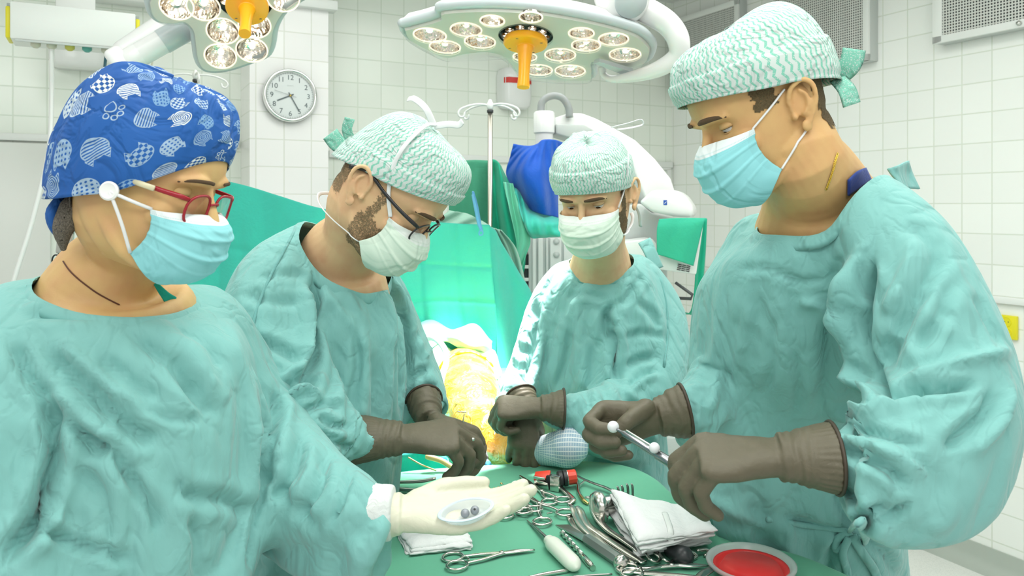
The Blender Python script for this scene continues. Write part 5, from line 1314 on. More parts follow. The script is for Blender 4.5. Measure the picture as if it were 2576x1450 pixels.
LD = [([(2188, 645), (2172, 740), (2166, 820), (2172, 880), (2196, 945), (2232, 1004)], .028, 15, 'l'), ([(2240, 1005), (2285, 985), (2362, 979), (2450, 966)], .016, 11, 'v'), ([(2285, 955), (2380, 925), (2460, 900), (2540, 882)], .009, 14, 'r'),
      ([(2362, 632), (2340, 700), (2300, 770), (2240, 880), (2224, 930)], .009, 20, 'v'), ([(2300, 600), (2270, 700), (2230, 800)], .007, 18, 'r'), ([(2450, 742), (2480, 800), (2511, 860)], .005, 8, 'v'), ([(2086, 1048), (2140, 1032), (2200, 1045), (2260, 1018)], .012, 12, 'r'),
      ([(2110, 1075), (2196, 1090), (2323, 1123)], .008, 12, 'v'), ([(2100, 1120), (2160, 1145), (2224, 1175), (2290, 1230)], .009, 13, 'v'), ([(2180, 1110), (2260, 1150), (2330, 1200)], .006, 12, 'r'), ([(2500, 980), (2480, 1040), (2420, 1090), (2380, 1130)], .010, 16, 'v'),
      ([(2540, 960), (2510, 1060), (2440, 1150)], .007, 16, 'r'), ([(2119, 643), (2100, 690), (2110, 730)], .004, 11, 'v'), ([(1838, 681), (1932, 676), (2009, 709), (2080, 700)], .0035, 9, 'v'), ([(2120, 760), (2090, 820), (2086, 880), (2080, 951), (2053, 1034)], .006, 14, 'v'),
      ([(1948, 797), (1940, 860), (1943, 924), (1920, 1000)], .004, 12, 'v'), ([(1860, 760), (1840, 880), (1827, 996), (1800, 1060)], .004, 12, 'v'), ([(2010, 760), (2060, 770), (2110, 830)], .006, 14, 'r'), ([(2000, 880), (2010, 960), (2000, 1050)], .004, 11, 'v'),
      ([(2230, 1270), (2180, 1300), (2150, 1325)], .010, 12, 'v'), ([(2290, 1265), (2210, 1315), (2160, 1335)], .008, 11, 'v'), ([(1960, 1290), (2050, 1330), (2130, 1340)], .006, 14, 'v'), ([(2100, 1240), (2120, 1290), (2135, 1325)], .007, 11, 'v'), ([(2170, 1350), (2230, 1400), (2260, 1460)], .008, 12, 'v'), ([(2120, 1350), (2090, 1400), (2080, 1460)], .008, 12, 'v'),
      ([(1770, 1240), (1850, 1290), (1950, 1330)], .006, 16, 'r'), ([(2270, 560), (2330, 600), (2380, 680)], .004, 14, 'v'), ([(2390, 700), (2360, 800), (2300, 880)], .007, 18, 'v'), ([(1780, 900), (1770, 1000), (1790, 1080)], .003, 12, 'v')]
gD = gown('gown', [('torso', [(2050, 500, 1.230, 80, .07, .45), (2050, 545, 1.242, 165, .115, .35), (2040, 620, 1.279, 230, .15, .15), (2010, 720, 1.328, 250, .17), (1985, 850, 1.392, 248, .175), (1985, 1000, 1.465, 250, .165), (1995, 1150, 1.465, 262, .165), (2010, 1260, 1.50, 252, .165), (2030, 1350, 1.57, 238, .15), (2040, 1500, 1.60, 240, .15), (2050, 2000, 1.61, 245, .16), (2050, 2400, 1.61, 250, .16)]),
 ('sleeve', [(2190, 540, 1.14, .070), (2262, 630, 1.10, .080), (2325, 770, 1.06, .086), (2378, 920, 1.03, .090), (2385, 1045, .99, .088), (2300, 1112, .97, .082), (2215, 1148, .96, .068), (2168, 1150, .962, .060), (2140, 1150, .964, .039), (2095, 1148, .966, .026)]),
 ('sleeve', [(1920, 620, 1.36, .070), (1870, 760, 1.42, .068), (1830, 900, 1.42, .062), (1785, 990, 1.30, .052), (1742, 1035, 1.27, .048), (1722, 1038, 1.262, .042), (1700, 1042, 1.25, .030)])],
 [(P(2050, 510, 1.23), .12), (P(2112, 1150, .965), .065), (P(1715, 1038, 1.26), .05), (P(2020, 2400, 1.55), .5)], M_gown, pD, grow=.10, lines=LD, neck=(P(2058, 490, 1.21), V(-.35, -.30, .88), .098))
hand_mesh('glove', P(1958, 1150, .985), V(-1, .10, -.02), V(-.05, .35, -1), True, [(45, 50, 28, 3), (52, 50, 30, 0), (58, 48, 30, -3), (62, 45, 30, -6)],
          [(.8, .2, .5), (.9, -.1, .4), (.9, -.2, .3)], M_glove, pD, back=V(1, -.10, .02), glen=.068, gr=(.037, .0465), scale=1.05)
hand_mesh('glove', P(1655, 1050, 1.24), V(-.85, .0, -.12), V(.25, -1, -.2), False, [(55, 62, 40, 2), (58, 64, 40, 0), (62, 64, 40, -2), (66, 62, 40, -4)],
          [(.75, .0, .7), (.8, -.45, .2), (.7, -.7, -.1)], M_glove, pD, back=V(.9, .05, .18), glen=.045, gr=(.036, .043), scale=1.0)
cloth('collar_flap', [[(2232, 425, 1.22), (2290, 404, 1.26)], [(2240, 440, 1.22), (2298, 440, 1.27)], [(2262, 470, 1.22), (2310, 476, 1.27)]], M_gown, 12, 12, lambda u, v: .006*math.sin(u*5+2*v), pD)

# ---------- A: woman with the blue printed cap
pA = person('woman in blue animal print cap and red glasses, holding out a small clear tray', (P(250, 1450, 1.1).x, 1.1, 0))
fA = dirv(-7, -19); HA = Head(363, 489, 1.02, fA, upof(fA), .97)
bodyA = build_head(HA, [(P(325, 620, 1.08), .055), (P(282, 690, 1.10), .074), (P(278, 755, 1.11), .110), (P(295, 880, 1.12), .12)], M_skinA, pA, lid=-10, iris_look=(0, .7, -.7), ears=(0, 0), male=False)
shell_from(bodyA, HA, lambda x, y, z: y < -.060 and -.078 < z < .05 and abs(x) < .06, 'hair', M_hairA, pA, off=.003)
mask(HA, M_maskblue, pA, side_y=.056, side_top=-.002, side_bot=-.066, top_z=.004)
cap(HA, M_cat, pA, zf=.078, zb=-.046, dip=-.022, top=.158, wx=.087, fy=.091, by=-.118, flat=.9, puff=lambda a, v: .016*max(0, -math.cos(a))*math.sin(v*3.1)+.006*math.sin(v*3.1), wr=.007)
LA = [([(119, 998), (132, 1080), (134, 1174), (83, 1312), (17, 1400)], .024, 20, 'v'), ([(132, 1010), (204, 1090), (275, 1140)], .012, 20, 'v'), ([(127, 985), (204, 1062), (287, 1105)], .008, 16, 'r'), ([(33, 860), (77, 948), (115, 1000)], .010, 18, 'v'),
      ([(110, 871), (221, 981), (331, 1080), (400, 1110)], .010, 20, 'v'), ([(140, 850), (260, 960), (370, 1040)], .006, 18, 'r'), ([(331, 832), (419, 909), (508, 1009), (541, 1047)], .009, 20, 'v'), ([(441, 887), (480, 950), (505, 995)], .008, 16, 'v'),
      ([(55, 793), (138, 790), (243, 793)], .005, 12, 'v'), ([(350, 1020), (419, 1047), (515, 1060)], .005, 12, 'v'), ([(287, 1119), (320, 1191), (386, 1284), (397, 1340)], .008, 14, 'v'), ([(579, 810), (601, 915), (634, 1003), (642, 1147), (622, 1312), (608, 1440)], .006, 16, 'r'), ([(660, 1000), (668, 1147), (645, 1312), (630, 1440)], .011, 16, 'v'),
      ([(441, 1202), (480, 1246), (579, 1262), (615, 1300)], .007, 18, 'v'), ([(695, 981), (690, 1058), (660, 1120)], .010, 11, 'v'), ([(761, 1091), (734, 1191), (680, 1260)], .011, 12, 'v'), ([(730, 1010), (722, 1090), (690, 1170)], .008, 12, 'r'), ([(822, 1147), (800, 1229), (750, 1300)], .010, 11, 'v'), ([(790, 1120), (775, 1200), (730, 1280)], .007, 11, 'r'),
      ([(883, 1174), (858, 1262), (830, 1320)], .009, 9, 'v'), ([(660, 1180), (720, 1250), (800, 1330)], .006, 14, 'v'), ([(83, 1329), (221, 1378), (330, 1410)], .008, 14, 'v'), ([(450, 820), (520, 860), (560, 930)], .005, 14, 'v'), ([(250, 900), (330, 960), (400, 1010)], .005, 16, 'v'), ([(200, 1180), (260, 1260), (280, 1400)], .006, 18, 'v'), ([(480, 1300), (500, 1370), (490, 1450)], .005, 14, 'v')]
gA = gown('gown', [('torso', [(290, 705, 1.12, 95, .08, -.25), (290, 735, 1.12, 185, .13, -.18), (285, 785, 1.12, 270, .155, -.08), (270, 870, 1.12, 335, .17), (260, 980, 1.10, 352, .18), (260, 1120, 1.09, 355, .18), (258, 1300, 1.08, 342, .18), (235, 1500, 1.08, 335, .19), (225, 2000, 1.08, 340, .2), (225, 2550, 1.08, 340, .21)]),
 ('sleeve', [(60, 850, 1.06, .090), (-5, 960, 1.0, .095), (-35, 1100, .95, .090), (-55, 1260, .92, .085), (-20, 1400, .90, .075), (60, 1560, .88, .06)]),
 ('sleeve', [(500, 820, 1.22, .075), (590, 960, 1.26, .078), (655, 1080, 1.25, .082), (725, 1190, 1.20, .082), (810, 1262, 1.15, .074), (870, 1280, 1.12, .066), (905, 1284, 1.10, .058), (922, 1286, 1.10, .040)])],
 [(P(290, 710, 1.12), .12), (P(912, 1284, 1.10), .05), (P(265, 2500, 1.08), .6)], M_gown, pA, grow=.10, lines=LA, neck=(P(298, 722, 1.09), V(.20, -.30, .92), .096))
gwA, tipsA = hand_mesh('glove', P(1010, 1294, 1.10), V(1, .05, -.01), V(.05, -.30, 1), True, [(6, 12, 10, 2), (8, 14, 10, 0), (11, 14, 10, -2), (14, 14, 10, -4)],
          [(.86, .44, .16), (.98, .16, .06), (1, .04, .02)], M_latex, pA, back=V(-1, -.02, 0), glen=.045, gr=(.035, .036), scale=1.0, cuff_col=False)
bm = NB(); _b = V(-1, -.02, 0).normalized(); _w = P(1010, 1290, 1.10)
tube(bm, [_w+_b*.012, _w+_b*.016, _w+_b*.03, _w+_b*.045, _w+_b*.055, _w+_b*.062], [.034, .0375, .039, .0395, .0395, .034], n=36, k=4); cu = obj('knit_cuff', bm, M_cuffw, gwA)
co = get_co(cu.data); no = get_no(cu.data); set_co(cu.data, co+no*np.array([.0016*noise.noise(Vector(c)*55)+.0008*noise.noise(Vector(c)*140) for c in co])[:, None])
# ======================= INSTRUMENT TABLE =======================
TZ = 1.07
def T(px, py, h=0.0):
    Y = F*(H-TZ-h)/(py-522); return Vector(((px-1288)/F*Y, Y, TZ+h))
edge = [T(905, 1200), T(950, 1193), T(1100, 1178), T(1290, 1166), T(1470, 1160), T(1570, 1170), T(1640, 1200), T(1700, 1255), T(1790, 1312), T(1890, 1367), T(2000, 1392), T(2130, 1447), V(.575, 1.12, TZ), V(.56, .98, TZ), V(.3, .93, TZ), V(-.05, .94, TZ), V(-.14, 1.0, TZ), T(960, 1450), T(935, 1345)]
lp = resample(edge+[edge[0]], 161)[:-1]
for _ in range(3): lp = (np.roll(lp, 1, 0)+2*lp+np.roll(lp, -1, 0))/4
cen = lp.mean(0)
tb = thing('instrument_table', 'steel instrument table standing under the green drape in the foreground', 'table', (cen[0], cen[1], 0))
bm = NB()
inner = [Vector(cen+(q-cen)*0.93) for q in lp]; loft(bm, [[q-V(0, 0, .012) for q in inner], [q-V(0, 0, .032) for q in inner]]); obj('tabletop', bm, M_steel, tb, angle=40)
bm = NB(); tube(bm, [V(.45, 1.2, .06), V(.45, 1.2, TZ-.033)], .022, n=16); obj('column', bm, M_steel, tb)
for dx in (-.28, .28):
    bm = NB(); tube(bm, [V(.45, 1.2, .06), V(.15+dx*.2, 1.2+dx, .05)], .018, n=12, round_ends=True); obj('leg', bm, M_steel, tb)
bm = NB(); rings = []
n_ = len(lp)
for k, s in enumerate((0.02, .15, .3, .45, .6, .75, .88, .95)): rings.append([Vector(cen+(q-cen)*s)+V(0, 0, 0.0012*nz(q[0]*s*12+k, q[1]*s*12)) for q in lp])
nrm = []
for i in range(n_):
    t = lp[(i+1) % n_]-lp[i-1]; q = np.array((t[1], -t[0], 0)); q /= np.linalg.norm(q)
    if np.dot(q, lp[i]-cen) < 0: q = -q
    nrm.append(q)
for d, z in ((0, -.0005), (.008, -.004), (.013, -.013), (.015, -.03), (.016, -.08), (.018, -.15), (.022, -.25), (.026, -.36), (.03, -.46)):
    rg = []
    for i in range(n_):
        w = min(1, max(0, (-z-.012)/.16)); f_ = (math.sin(i*0.55)+.6*math.sin(i*.23+1))*.011*w
        rg.append(Vector(lp[i]+nrm[i]*(d+f_))+V(0, 0, z))
    rings.append(rg)
loft(bm, rings, cap=False); bmesh.ops.contextual_create if False else None
bm.verts.ensure_lookup_table(); bm.faces.new([bm.verts[i] for i in range(n_)])
dr = obj('instrument_drape', bm, M_tabled); su = dr.modifiers.new('s', 'SUBSURF'); su.levels = 1; su.render_levels = 2
tag(dr, 'green cloth drape covering the instrument table, hanging down its left side', 'drape')
LT = [([(1640, 1215), (1600, 1232), (1575, 1252)], -.002, 8), ([(1200, 1200), (1330, 1212)], .0015, 7), ([(1060, 1385), (1120, 1420)], .002, 10)]

M_ss = mat('instrument_steel', (0.66, 0.65, 0.60), 0.22, 1.0)
M_ssd = mat('dark_instrument_steel', (0.36, 0.36, 0.34), 0.28, 1.0)
M_gold = mat('gold_plated_steel', (0.75, 0.55, 0.22), 0.25, 1.0)
M_gauze = fabric('white_gauze', (0.88, 0.90, 0.89), 0.9, wrinkle=(26, 0.25))
M_red = mat('red_plastic', (0.78, 0.06, 0.03), 0.35)
M_whplast = mat('milky_plastic', (0.80, 0.84, 0.74), 0.35)
def flatring(c, r, th, parent, m, name='finger_ring', ax=1.15, a=0.0, h=0):
    u = V(math.cos(a), math.sin(a), 0); v = V(-math.sin(a), math.cos(a), 0)
    bm = NB(); tube(bm, ell(c, u*r*ax, v*r, 36), th, n=10, closed=True); return obj(name, bm, m, parent)
def rod(name, pts, r, m, parent, k=5, flat=None, n=10, up=V(0, 0, 1)):
    bm = NB(); tube(bm, pts, r, n=n, k=k, flat=flat, round_ends=not flat, up=up); return obj(name, bm, m, parent)
def ring_tool(name, label, cat, tip, joint, r1, r2, ring_r=.0135, m=None, group=None, th=.0024, h=.004, curve=None, blade=.0032, goldtip=False, ang=0.5):
    m = m or M_ss; j = T(*joint, h+.001); t = T(*tip, h); a, b = T(*r1, h), T(*r2, h+.0015)
    o = thing(name, label, cat, j, group); d = (t-j).normalized(); sd = V(-d.y, d.x, 0)
    side = 1 if (a-j).dot(sd) > 0 else -1
    for c, sg, e in ((a, side, 'a'), (b, -side, 'b')):
        to = (j-c).normalized(); st = c+to*ring_r*1.05
        pts = [st, st.lerp(j, .5)+sd*(sg*.003), j+sd*(sg*.001), j.lerp(t, .5)-sd*(sg*.0022)+V(0, 0, .0004), t-sd*(sg*.0006)]
        if curve: pts[3] = pts[3]+sd*curve; 
        ar_ = rod('arm', pts, [.0030, .0032, .0044, blade, .0016], m, o, flat=(1, .62)); flatring(c, ring_r, th, ar_, m, a=ang)
    bm = NB(); lathe(bm, [(.0042, -.002), (.0042, .003), (.003, .004), (0, .004)], j, n=20); obj('pivot_screw', bm, m, o)
    bm = NB(); rc = (a+b)/2; q = rc.lerp(j, .28); box(bm, q, .012, .003, .003, rot=Euler((0, 0, math.atan2(sd.y, sd.x))), bevel=.0005); obj('ratchet', bm, m, o)
    if goldtip:
        bm = NB(); sphere(bm, t, .0028, 10, (1, 1, .8)); obj('tip', bm, M_gold, o)
    return o
ring_tool('needle_holder', 'long needle holder lying alone at the front below the small gauze', 'forceps', (1345, 1384), (1262, 1393), (1139, 1402), (1150, 1423), .0150, curve=.001)
G4 = 'artery forceps in a row'
ring_tool('artery_forceps', 'straight artery forceps, first of the row, its tips just beyond the gloved fingertips', 'forceps', (1227, 1222), (1240, 1258), (1246, 1299), (1272, 1298), .0125, group=G4, h=.004)
ring_tool('artery_forceps', 'gold tipped artery forceps, second of the row of four', 'forceps', (1243, 1230), (1258, 1256), (1262, 1286), (1280, 1272), .0125, group=G4, h=.007, goldtip=True)
ring_tool('artery_forceps', 'gold tipped artery forceps, third of the row of four', 'forceps', (1254, 1227), (1281, 1257), (1296, 1281), (1316, 1286), .0130, group=G4, h=.010, goldtip=True)
ring_tool('artery_forceps', 'gold tipped artery forceps nearest the white swab, last of the row', 'forceps', (1261, 1217), (1297, 1253), (1322, 1287), (1345, 1281), .0130, group=G4, h=.006, goldtip=True)
ring_tool('artery_forceps', 'small forceps whose tips stick out beyond the cream gloved thumb', 'forceps', (1191, 1233), (1192, 1256), (1184, 1290), (1204, 1291), .0120, h=.004)
o = ring_tool('scissors', 'curved scissors lying between the white swab and the red clamp', 'scissors', (1308, 1197), (1362, 1237), (1382, 1263), (1416, 1258), .0138, curve=.002, h=.004, blade=.0046)
o = ring_tool('sponge_forceps', 'long forceps gripping a white swab, its rings spread wide apart', 'forceps', (1320, 1243), (1356, 1268), (1364, 1313), (1422, 1290), .0150, h=.006, th=.0026)
bm = NB(); sphere(bm, T(1301, 1229, .014), .0165, 20, (1.0, .9, .85)); sphere(bm, T(1306, 1236, .010), .013, 16); tube(bm, [T(1308, 1238, .010), T(1326, 1248, .006)], [.012, .006], n=12, round_ends=True)
sw = remesh('swab', bm, .0016, 3, M_gauze); co = get_co(sw.data); no = get_no(sw.data); set_co(sw.data, co+no*np.array([.0014*noise.noise(Vector(c)*160) for c in co])[:, None])
tag(sw, 'white cotton swab held in the tips of the sponge forceps', 'swab')

# red and black clamp device
cl = thing('bone_clamp', 'steel clamp with red paddle and black and red turning knob', 'clamp', T(1400, 1222))
def tb_box(name, px, py, h, sx, sy, sz, m, par, rz=0.0, bev=.001, rx=0.0):
    bm = NB(); box(bm, T(px, py, h), sx, sy, sz, rot=Euler((rx, 0, rz)), bevel=bev); return obj(name, bm, m, par, angle=35)
a0 = -0.45
tb_box('block', 1398, 1216, .016, .020, .016, .030, M_ss, cl, a0); tb_box('block', 1383, 1212, .015, .011, .016, .026, M_black, cl, a0)
tb_box('side_plate', 1358, 1212, .014, .026, .003, .022, M_ss, cl, a0, rx=.3); tb_box('side_plate', 1366, 1221, .010, .028, .003, .016, M_ss, cl, a0-.3, rx=.3)
rod('cross_bar', [T(1360, 1208, .016), T(1404, 1212, .020)], .0028, M_ss, cl); rod('cross_bar', [T(1362, 1216, .010), T(1400, 1218, .012)], .0024, M_ss, cl)
bm = NB(); c = T(1364, 1197, .024); box(bm, c, .034, .022, .006, rot=Euler((.5, -.2, -.35)), bevel=.0022, seg=3); obj('paddle', bm, M_red, cl)
rod('paddle_stem', [T(1366, 1199, .018), T(1382, 1208, .018)], [.006, .004], M_red, cl)
kd = V(1, .12, .10).normalized(); k0 = T(1402, 1206, .020)
bm = NB(); lathe(bm, [(0, 0), (.013, 0), (.016, .003), (.016, .010), (.014, .012), (.0165, .013), (.0165, .020), (0, .020)], k0, kd, n=28); kb = obj('knob', bm, M_black, cl, angle=35)
bm = NB(); lathe(bm, [(.0145, .0195), (.0150, .024), (.0148, .038), (.012, .040), (.0115, .035), (0, .034)], k0, kd, n=12); obj('red_cap', bm, M_red, kb, angle=25)
bm = NB(); lathe(bm, [(.0155, .0185), (.0158, .0195), (.0152, .0215)], k0, kd, n=28, cap=False); obj('steel_band', bm, M_ss, kb)
rod('bent_bar', [T(1400, 1218, .008), T(1420, 1236, .007), T(1438, 1252, .006), T(1441, 1258, .006), T(1437, 1263, .005), T(1431, 1270, .004)], [.0055, .0058, .0062, .0066, .0058, .0026], M_ss, cl, flat=(1, .45), k=4)

sp = thing('bone_spreader', 'long sprung retractor with gold coloured tips right of the red clamp', 'retractor', T(1480, 1225))
rod('curved_arm', [T(1444, 1196, .012), T(1451, 1208, .010), T(1454, 1222, .008), T(1456, 1238, .006), T(1462, 1250, .005), T(1470, 1260, .004)], [.0026, .003, .0032, .0034, .0034, .0034], M_ss, sp)
rod('gold_tip', [T(1461, 1249, .006), T(1470, 1261, .005), T(1478, 1267, .004)], [.0036, .0040, .0030], M_gold, sp)
rod('spring', [T(1455, 1232, .007), T(1457, 1222, .008), T(1466, 1214, .009), T(1472, 1209, .010)], .0022, M_ss, sp, flat=(1, .5))
rod('flat_arm', [T(1446, 1194, .012), T(1470, 1207, .011), T(1500, 1219, .010), T(1525, 1228, .009), T(1552, 1243, .008)], [.0024, .0034, .0040, .0044, .0040], M_ssd, sp, flat=(1, .5))
rk = thing('rake_retractor', 'steel rake retractor with five upright prongs behind the gauze stack', 'retractor', T(1570, 1252))
rod('crossbar', [T(1545, 1256, .010), T(1596, 1252, .010)], .003, M_ss, rk)
for x, y0, y1 in ((1545, 1252, 1233), (1556, 1248, 1226), (1567, 1250, 1223), (1580, 1250, 1219), (1592, 1250, 1219)):
    a = T(x, y0, .010); s = F/a.y; up_ = (y0-y1)/s*1.02
    rod('prong', [a, a+V(0, .002, up_*.5), a+V(-.001, .002, up_*.85), a+V(-.0035, .0, up_)], [.0042, .0044, .0038, .0014], M_ssd, rk, k=4, flat=(.6, 1.2))
rod('shaft', [T(1570, 1256, .008), T(1600, 1290, .006), T(1640, 1330, .005)], .0036, M_ss, rk)
# polished cup shaped mallet
ml = thing('steel_mallet', 'polished steel mallet with round head, half under the gauze', 'mallet', T(1520, 1290))
hd_ = V(1, .28, .06).normalized(); c = T(1502, 1278, .029)
bm = NB(); lathe(bm, [(0, -.010), (.016, -.010), (.025, -.006), (.029, .002), (.029, .010), (.022, .014), (0, .014)], c, hd_, n=40); obj('head', bm, M_ss, ml)
bm = NB(); lathe(bm, [(.018, .013), (.0185, .06), (0, .062)], c, hd_, n=32, cap=False); obj('barrel', bm, M_ss, ml)
# curved retractors
def retractor(label, pts, r, m=None, flat=(1, .4), h=.004, cat='retractor', name='bone_retractor'):
    o = thing(name, label, cat, T(*pts[len(pts)//2][:2]))
    r = [q*(1.3 if name == 'bone_retractor' else 1.0) for q in r]
    rod('blade', [T(p[0], p[1], p[2] if len(p) > 2 else h) for p in pts], r, m or M_ss, o, flat=flat, k=6, n=14)
    return o
retractor('slim S shaped steel retractor left of its twin, beside the chisel', [(1433, 1271, .016), (1441, 1278, .016), (1448, 1296, .012), (1458, 1316, .010), (1478, 1338, .008), (1520, 1372, .006), (1560, 1398, .006), (1600, 1418, .006)], [.003, .0045, .0050, .0055, .0060, .0060, .0060, .0055])
retractor('slim S shaped steel retractor right of its twin, beneath the toothed one', [(1452, 1275, .018), (1460, 1284, .016), (1468, 1302, .012), (1482, 1324, .010), (1512, 1346, .008), (1550, 1372, .007), (1590, 1398, .007), (1620, 1416, .007)], [.003, .0050, .0055, .0058, .0060, .0060, .0060, .0055])
o = retractor('bright hooked retractor with a curled tip left of the mallet head', [(1473, 1254, .026), (1478, 1252, .030), (1487, 1254, .030), (1493, 1266, .026), (1496, 1286, .020), (1510, 1312, .014), (1534, 1338, .010), (1570, 1362, .008), (1610, 1390, .008)], [.003, .005, .0060, .0062, .0070, .0085, .0090, .0085, .0075])
bm = NB()
for k in range(22):
    t = k/21; c = T(1530+62*t, 1352+34*t, .004); box(bm, c, .0014, .010, .004, rot=Euler((0, 0, .5)))
obj('teeth', bm, M_ssd, o, smooth=False)
retractor('broad flat bent steel blade lying beneath the S shaped retractors', [(1436, 1294, .004), (1446, 1312, .004), (1462, 1330, .004), (1500, 1362, .004), (1540, 1392, .004)], [.007, .009, .010, .006, .005], flat=(1, .2))
# chisel
ch = thing('bone_chisel', 'flat bladed chisel with a grey six sided handle', 'chisel', T(1470, 1352))
bm = NB(); a = [T(1397, 1321, .002), T(1430, 1320, .005), T(1482, 1352, .009), T(1470, 1362, .009)]; b_ = [q-V(0, 0, .002) for q in a]; loft(bm, [b_, a]); obj('blade', bm, M_ss, ch, smooth=False)
a, b = T(1474, 1356, .010), T(1556, 1412, .010)
bm = NB(); d = (b-a).normalized(); LL = (b-a).length; lathe(bm, [(.004, -.004), (.0085, .0), (.0098, .004), (.0098, LL-.006), (.008, LL)], a, d, n=6); obj('handle', bm, M_lgrey if False else mat('chisel_grey', (0.30, 0.33, 0.31), 0.3, 0.6), ch, angle=20)
bm = NB(); lathe(bm, [(.008, LL-.001), (.0125, LL+.003), (.0135, LL+.008), (.012, LL+.014), (.006, LL+.017), (0, LL+.017)], a, d, n=28); obj('striking_cap', bm, M_ss, ch)
# drill bit
db = thing('drill_bit', 'spiral steel drill bit lying right of the white handled awl', 'drill bit', T(1450, 1385))
a, b = T(1411, 1338, .005), T(1492, 1430, .005); d = (b-a).normalized(); LL = (b-a).length; s_, u_ = frame_of(d); bm = NB(); rings = []
for k in range(81):
    t = k/80*LL*.66; ph = t*190; r = .0046*min(1, .25+t/.006); rings.append([a+d*t+s_*(math.cos(q)*r*(1 if i % 6 else .72)+0)+u_*(math.sin(q)*r) for i, q in enumerate([ph+2*math.pi*i/12 for i in range(12)])])
for R in rings:
    c = sum(R, Vector())/12
    for i in (0, 1, 6, 7): R[i] = c+(R[i]-c)*.62
loft(bm, rings); obj('flutes', bm, M_ss, db, angle=50)
bm = NB(); lathe(bm, [(.0046, LL*.655), (.0042, LL*.66), (.0042, LL*.72), (.0052, LL*.73), (.0052, LL*.93), (.0036, LL*.95), (.0036, LL*.98), (.0048, LL*.985), (.0048, LL), (0, LL)], a, d, n=20); obj('shank', bm, M_ss, db, angle=40)
# awl with white handle
aw = thing('bone_awl', 'awl with a fat milky white handle', 'awl', T(1390, 1370))
rod('shaft', [T(1326, 1310, .003), T(1350, 1332, .006), T(1382, 1362, .010)], [.0010, .0030, .0042], M_ssd, aw, k=0)
a, b = T(1379, 1358, .013), T(1447, 1424, .013); d = (b-a).normalized(); LL = (b-a).length
bm = NB(); lathe(bm, [(0, -.003), (.007, -.002), (.0095, .002), (.0085, .008), (.0125, .014), (.0140, .022), (.0142, LL-.012), (.0120, LL-.002), (.007, LL+.005), (0, LL+.007)], a, d, n=32, sy=.9); obj('handle', bm, M_whplast, aw)
# rongeur at the back left
rg = thing('bone_punch', 'long steel bone punch lying behind the cream gloved hand', 'bone punch', T(1090, 1225))
a, b = T(1085, 1232, .008), T(1180, 1228, .008); az = math.atan2(b.y-a.y, b.x-a.x); L_ = (b-a).length
bm = NB(); c = (a+b)/2
box(bm, c+V(0, .007, 0), L_, .004, .013, rot=Euler((0, 0, az)), bevel=.001); box(bm, c+V(0, -.007, 0), L_, .004, .013, rot=Euler((0, 0, az)), bevel=.001); box(bm, c-V(0, 0, .005), L_, .016, .003, rot=Euler((0, 0, az)), bevel=.0005); obj('channel', bm, M_ss, rg, angle=35)
bm = NB(); box(bm, b-V(.008, 0, -.001), .012, .012, .008, rot=Euler((0, 0, az)), bevel=.001); obj('slider', bm, M_white, rg, angle=35)
bm = NB(); box(bm, T(1112, 1222, .014), .016, .022, .006, rot=Euler((.3, .2, .6)), bevel=.002); obj('latch', bm, mat('beige_metal', (.5, .42, .28), .35, .8), rg)
rod('upper_arm', [T(950, 1216, .010), T(1000, 1214, .014), T(1060, 1211, .016), T(1096, 1204, .020)], [.003, .005, .006, .005], M_ssd, rg, flat=(1.0, .6))
rod('lower_arm', [T(956, 1222, .005), T(1000, 1230, .007), T(1050, 1234, .008), T(1092, 1232, .010)], [.003, .0055, .006, .005], M_ssd, rg, flat=(1.0, .6))
rod('spring', [T(1010, 1250, .006), T(1050, 1240, .010), T(1090, 1228, .012)], [.0015, .0025, .003], M_ss, rg)
# gauze stacks
def gauze(name, label, corners, layers, h0, lh, m, spread=0.0, seed=1, ny=16):
    """loosely folded layers: corners are four table points"""
    bm = NB(); rnd = random.Random(seed)
    for L in range(layers):
        j = [V(rnd.uniform(-1, 1)*.006, rnd.uniform(-1, 1)*.006, 0)+q*0 for q in (V(0, 0, 0),)*4]
        c = [T(x, y, h0)+o_ for (x, y), o_ in zip(corners, j)]
        n = 26; g1, g2 = [], []
        for a in range(n+1):
            r1, r2 = [], []
            for b in range(ny+1):
                u, v = a/n, b/ny; p = c[0]*(1-u)*(1-v)+c[1]*u*(1-v)+c[2]*u*v+c[3]*(1-u)*v
                e = min(u, 1-u, v, 1-v); dome = 1-.35*max(0, 1-e*6)**2
                z = TZ+h0+(L+.0)*lh*dome+.0026*nz(u*5+L*.6, v*4+seed)+.0010*nz(u*18, v*14+L)
                off = V(.003*nz(v*6, L*2.7+seed), .003*nz(u*6, L*1.9), 0)*(1 if e < .08 else 0)
                r1.append(Vector((p.x, p.y, z))+off+V(0, 0, lh*.70*dome)); r2.append(Vector((p.x, p.y, z))+off)
            g1.append(r1); g2.append(r2)
        rings = []
        top = [[bm.verts.new(q) for q in r] for r in g1]; bot = [[bm.verts.new(q) for q in r] for r in g2]
        for a in range(n):
            for b in range(ny):
                bm.faces.new((top[a][b], top[a+1][b], top[a+1][b+1], top[a][b+1])); bm.faces.new((bot[a][b], bot[a][b+1], bot[a+1][b+1], bot[a+1][b]))
            for b in (0, ny): bm.faces.new((top[a][b], top[a+1][b], bot[a+1][b], bot[a][b]))
        for b in range(ny):
            for a in (0, n): bm.faces.new((top[a][b], top[a][b+1], bot[a][b+1], bot[a][b]))
    return obj(name, bm, m, None)
M_gz2 = fabric('soft_gauze', (0.88, 0.90, 0.89), 0.9, wrinkle=(30, 0.25))
g1_ = gauze('gauze_stack', '', [(1002, 1346), (1165, 1342), (1184, 1382), (1030, 1400)], 4, .001, .0045, M_gauze, seed=3)
tag(g1_, 'small folded stack of white gauze under the cream gloved hand', 'gauze')
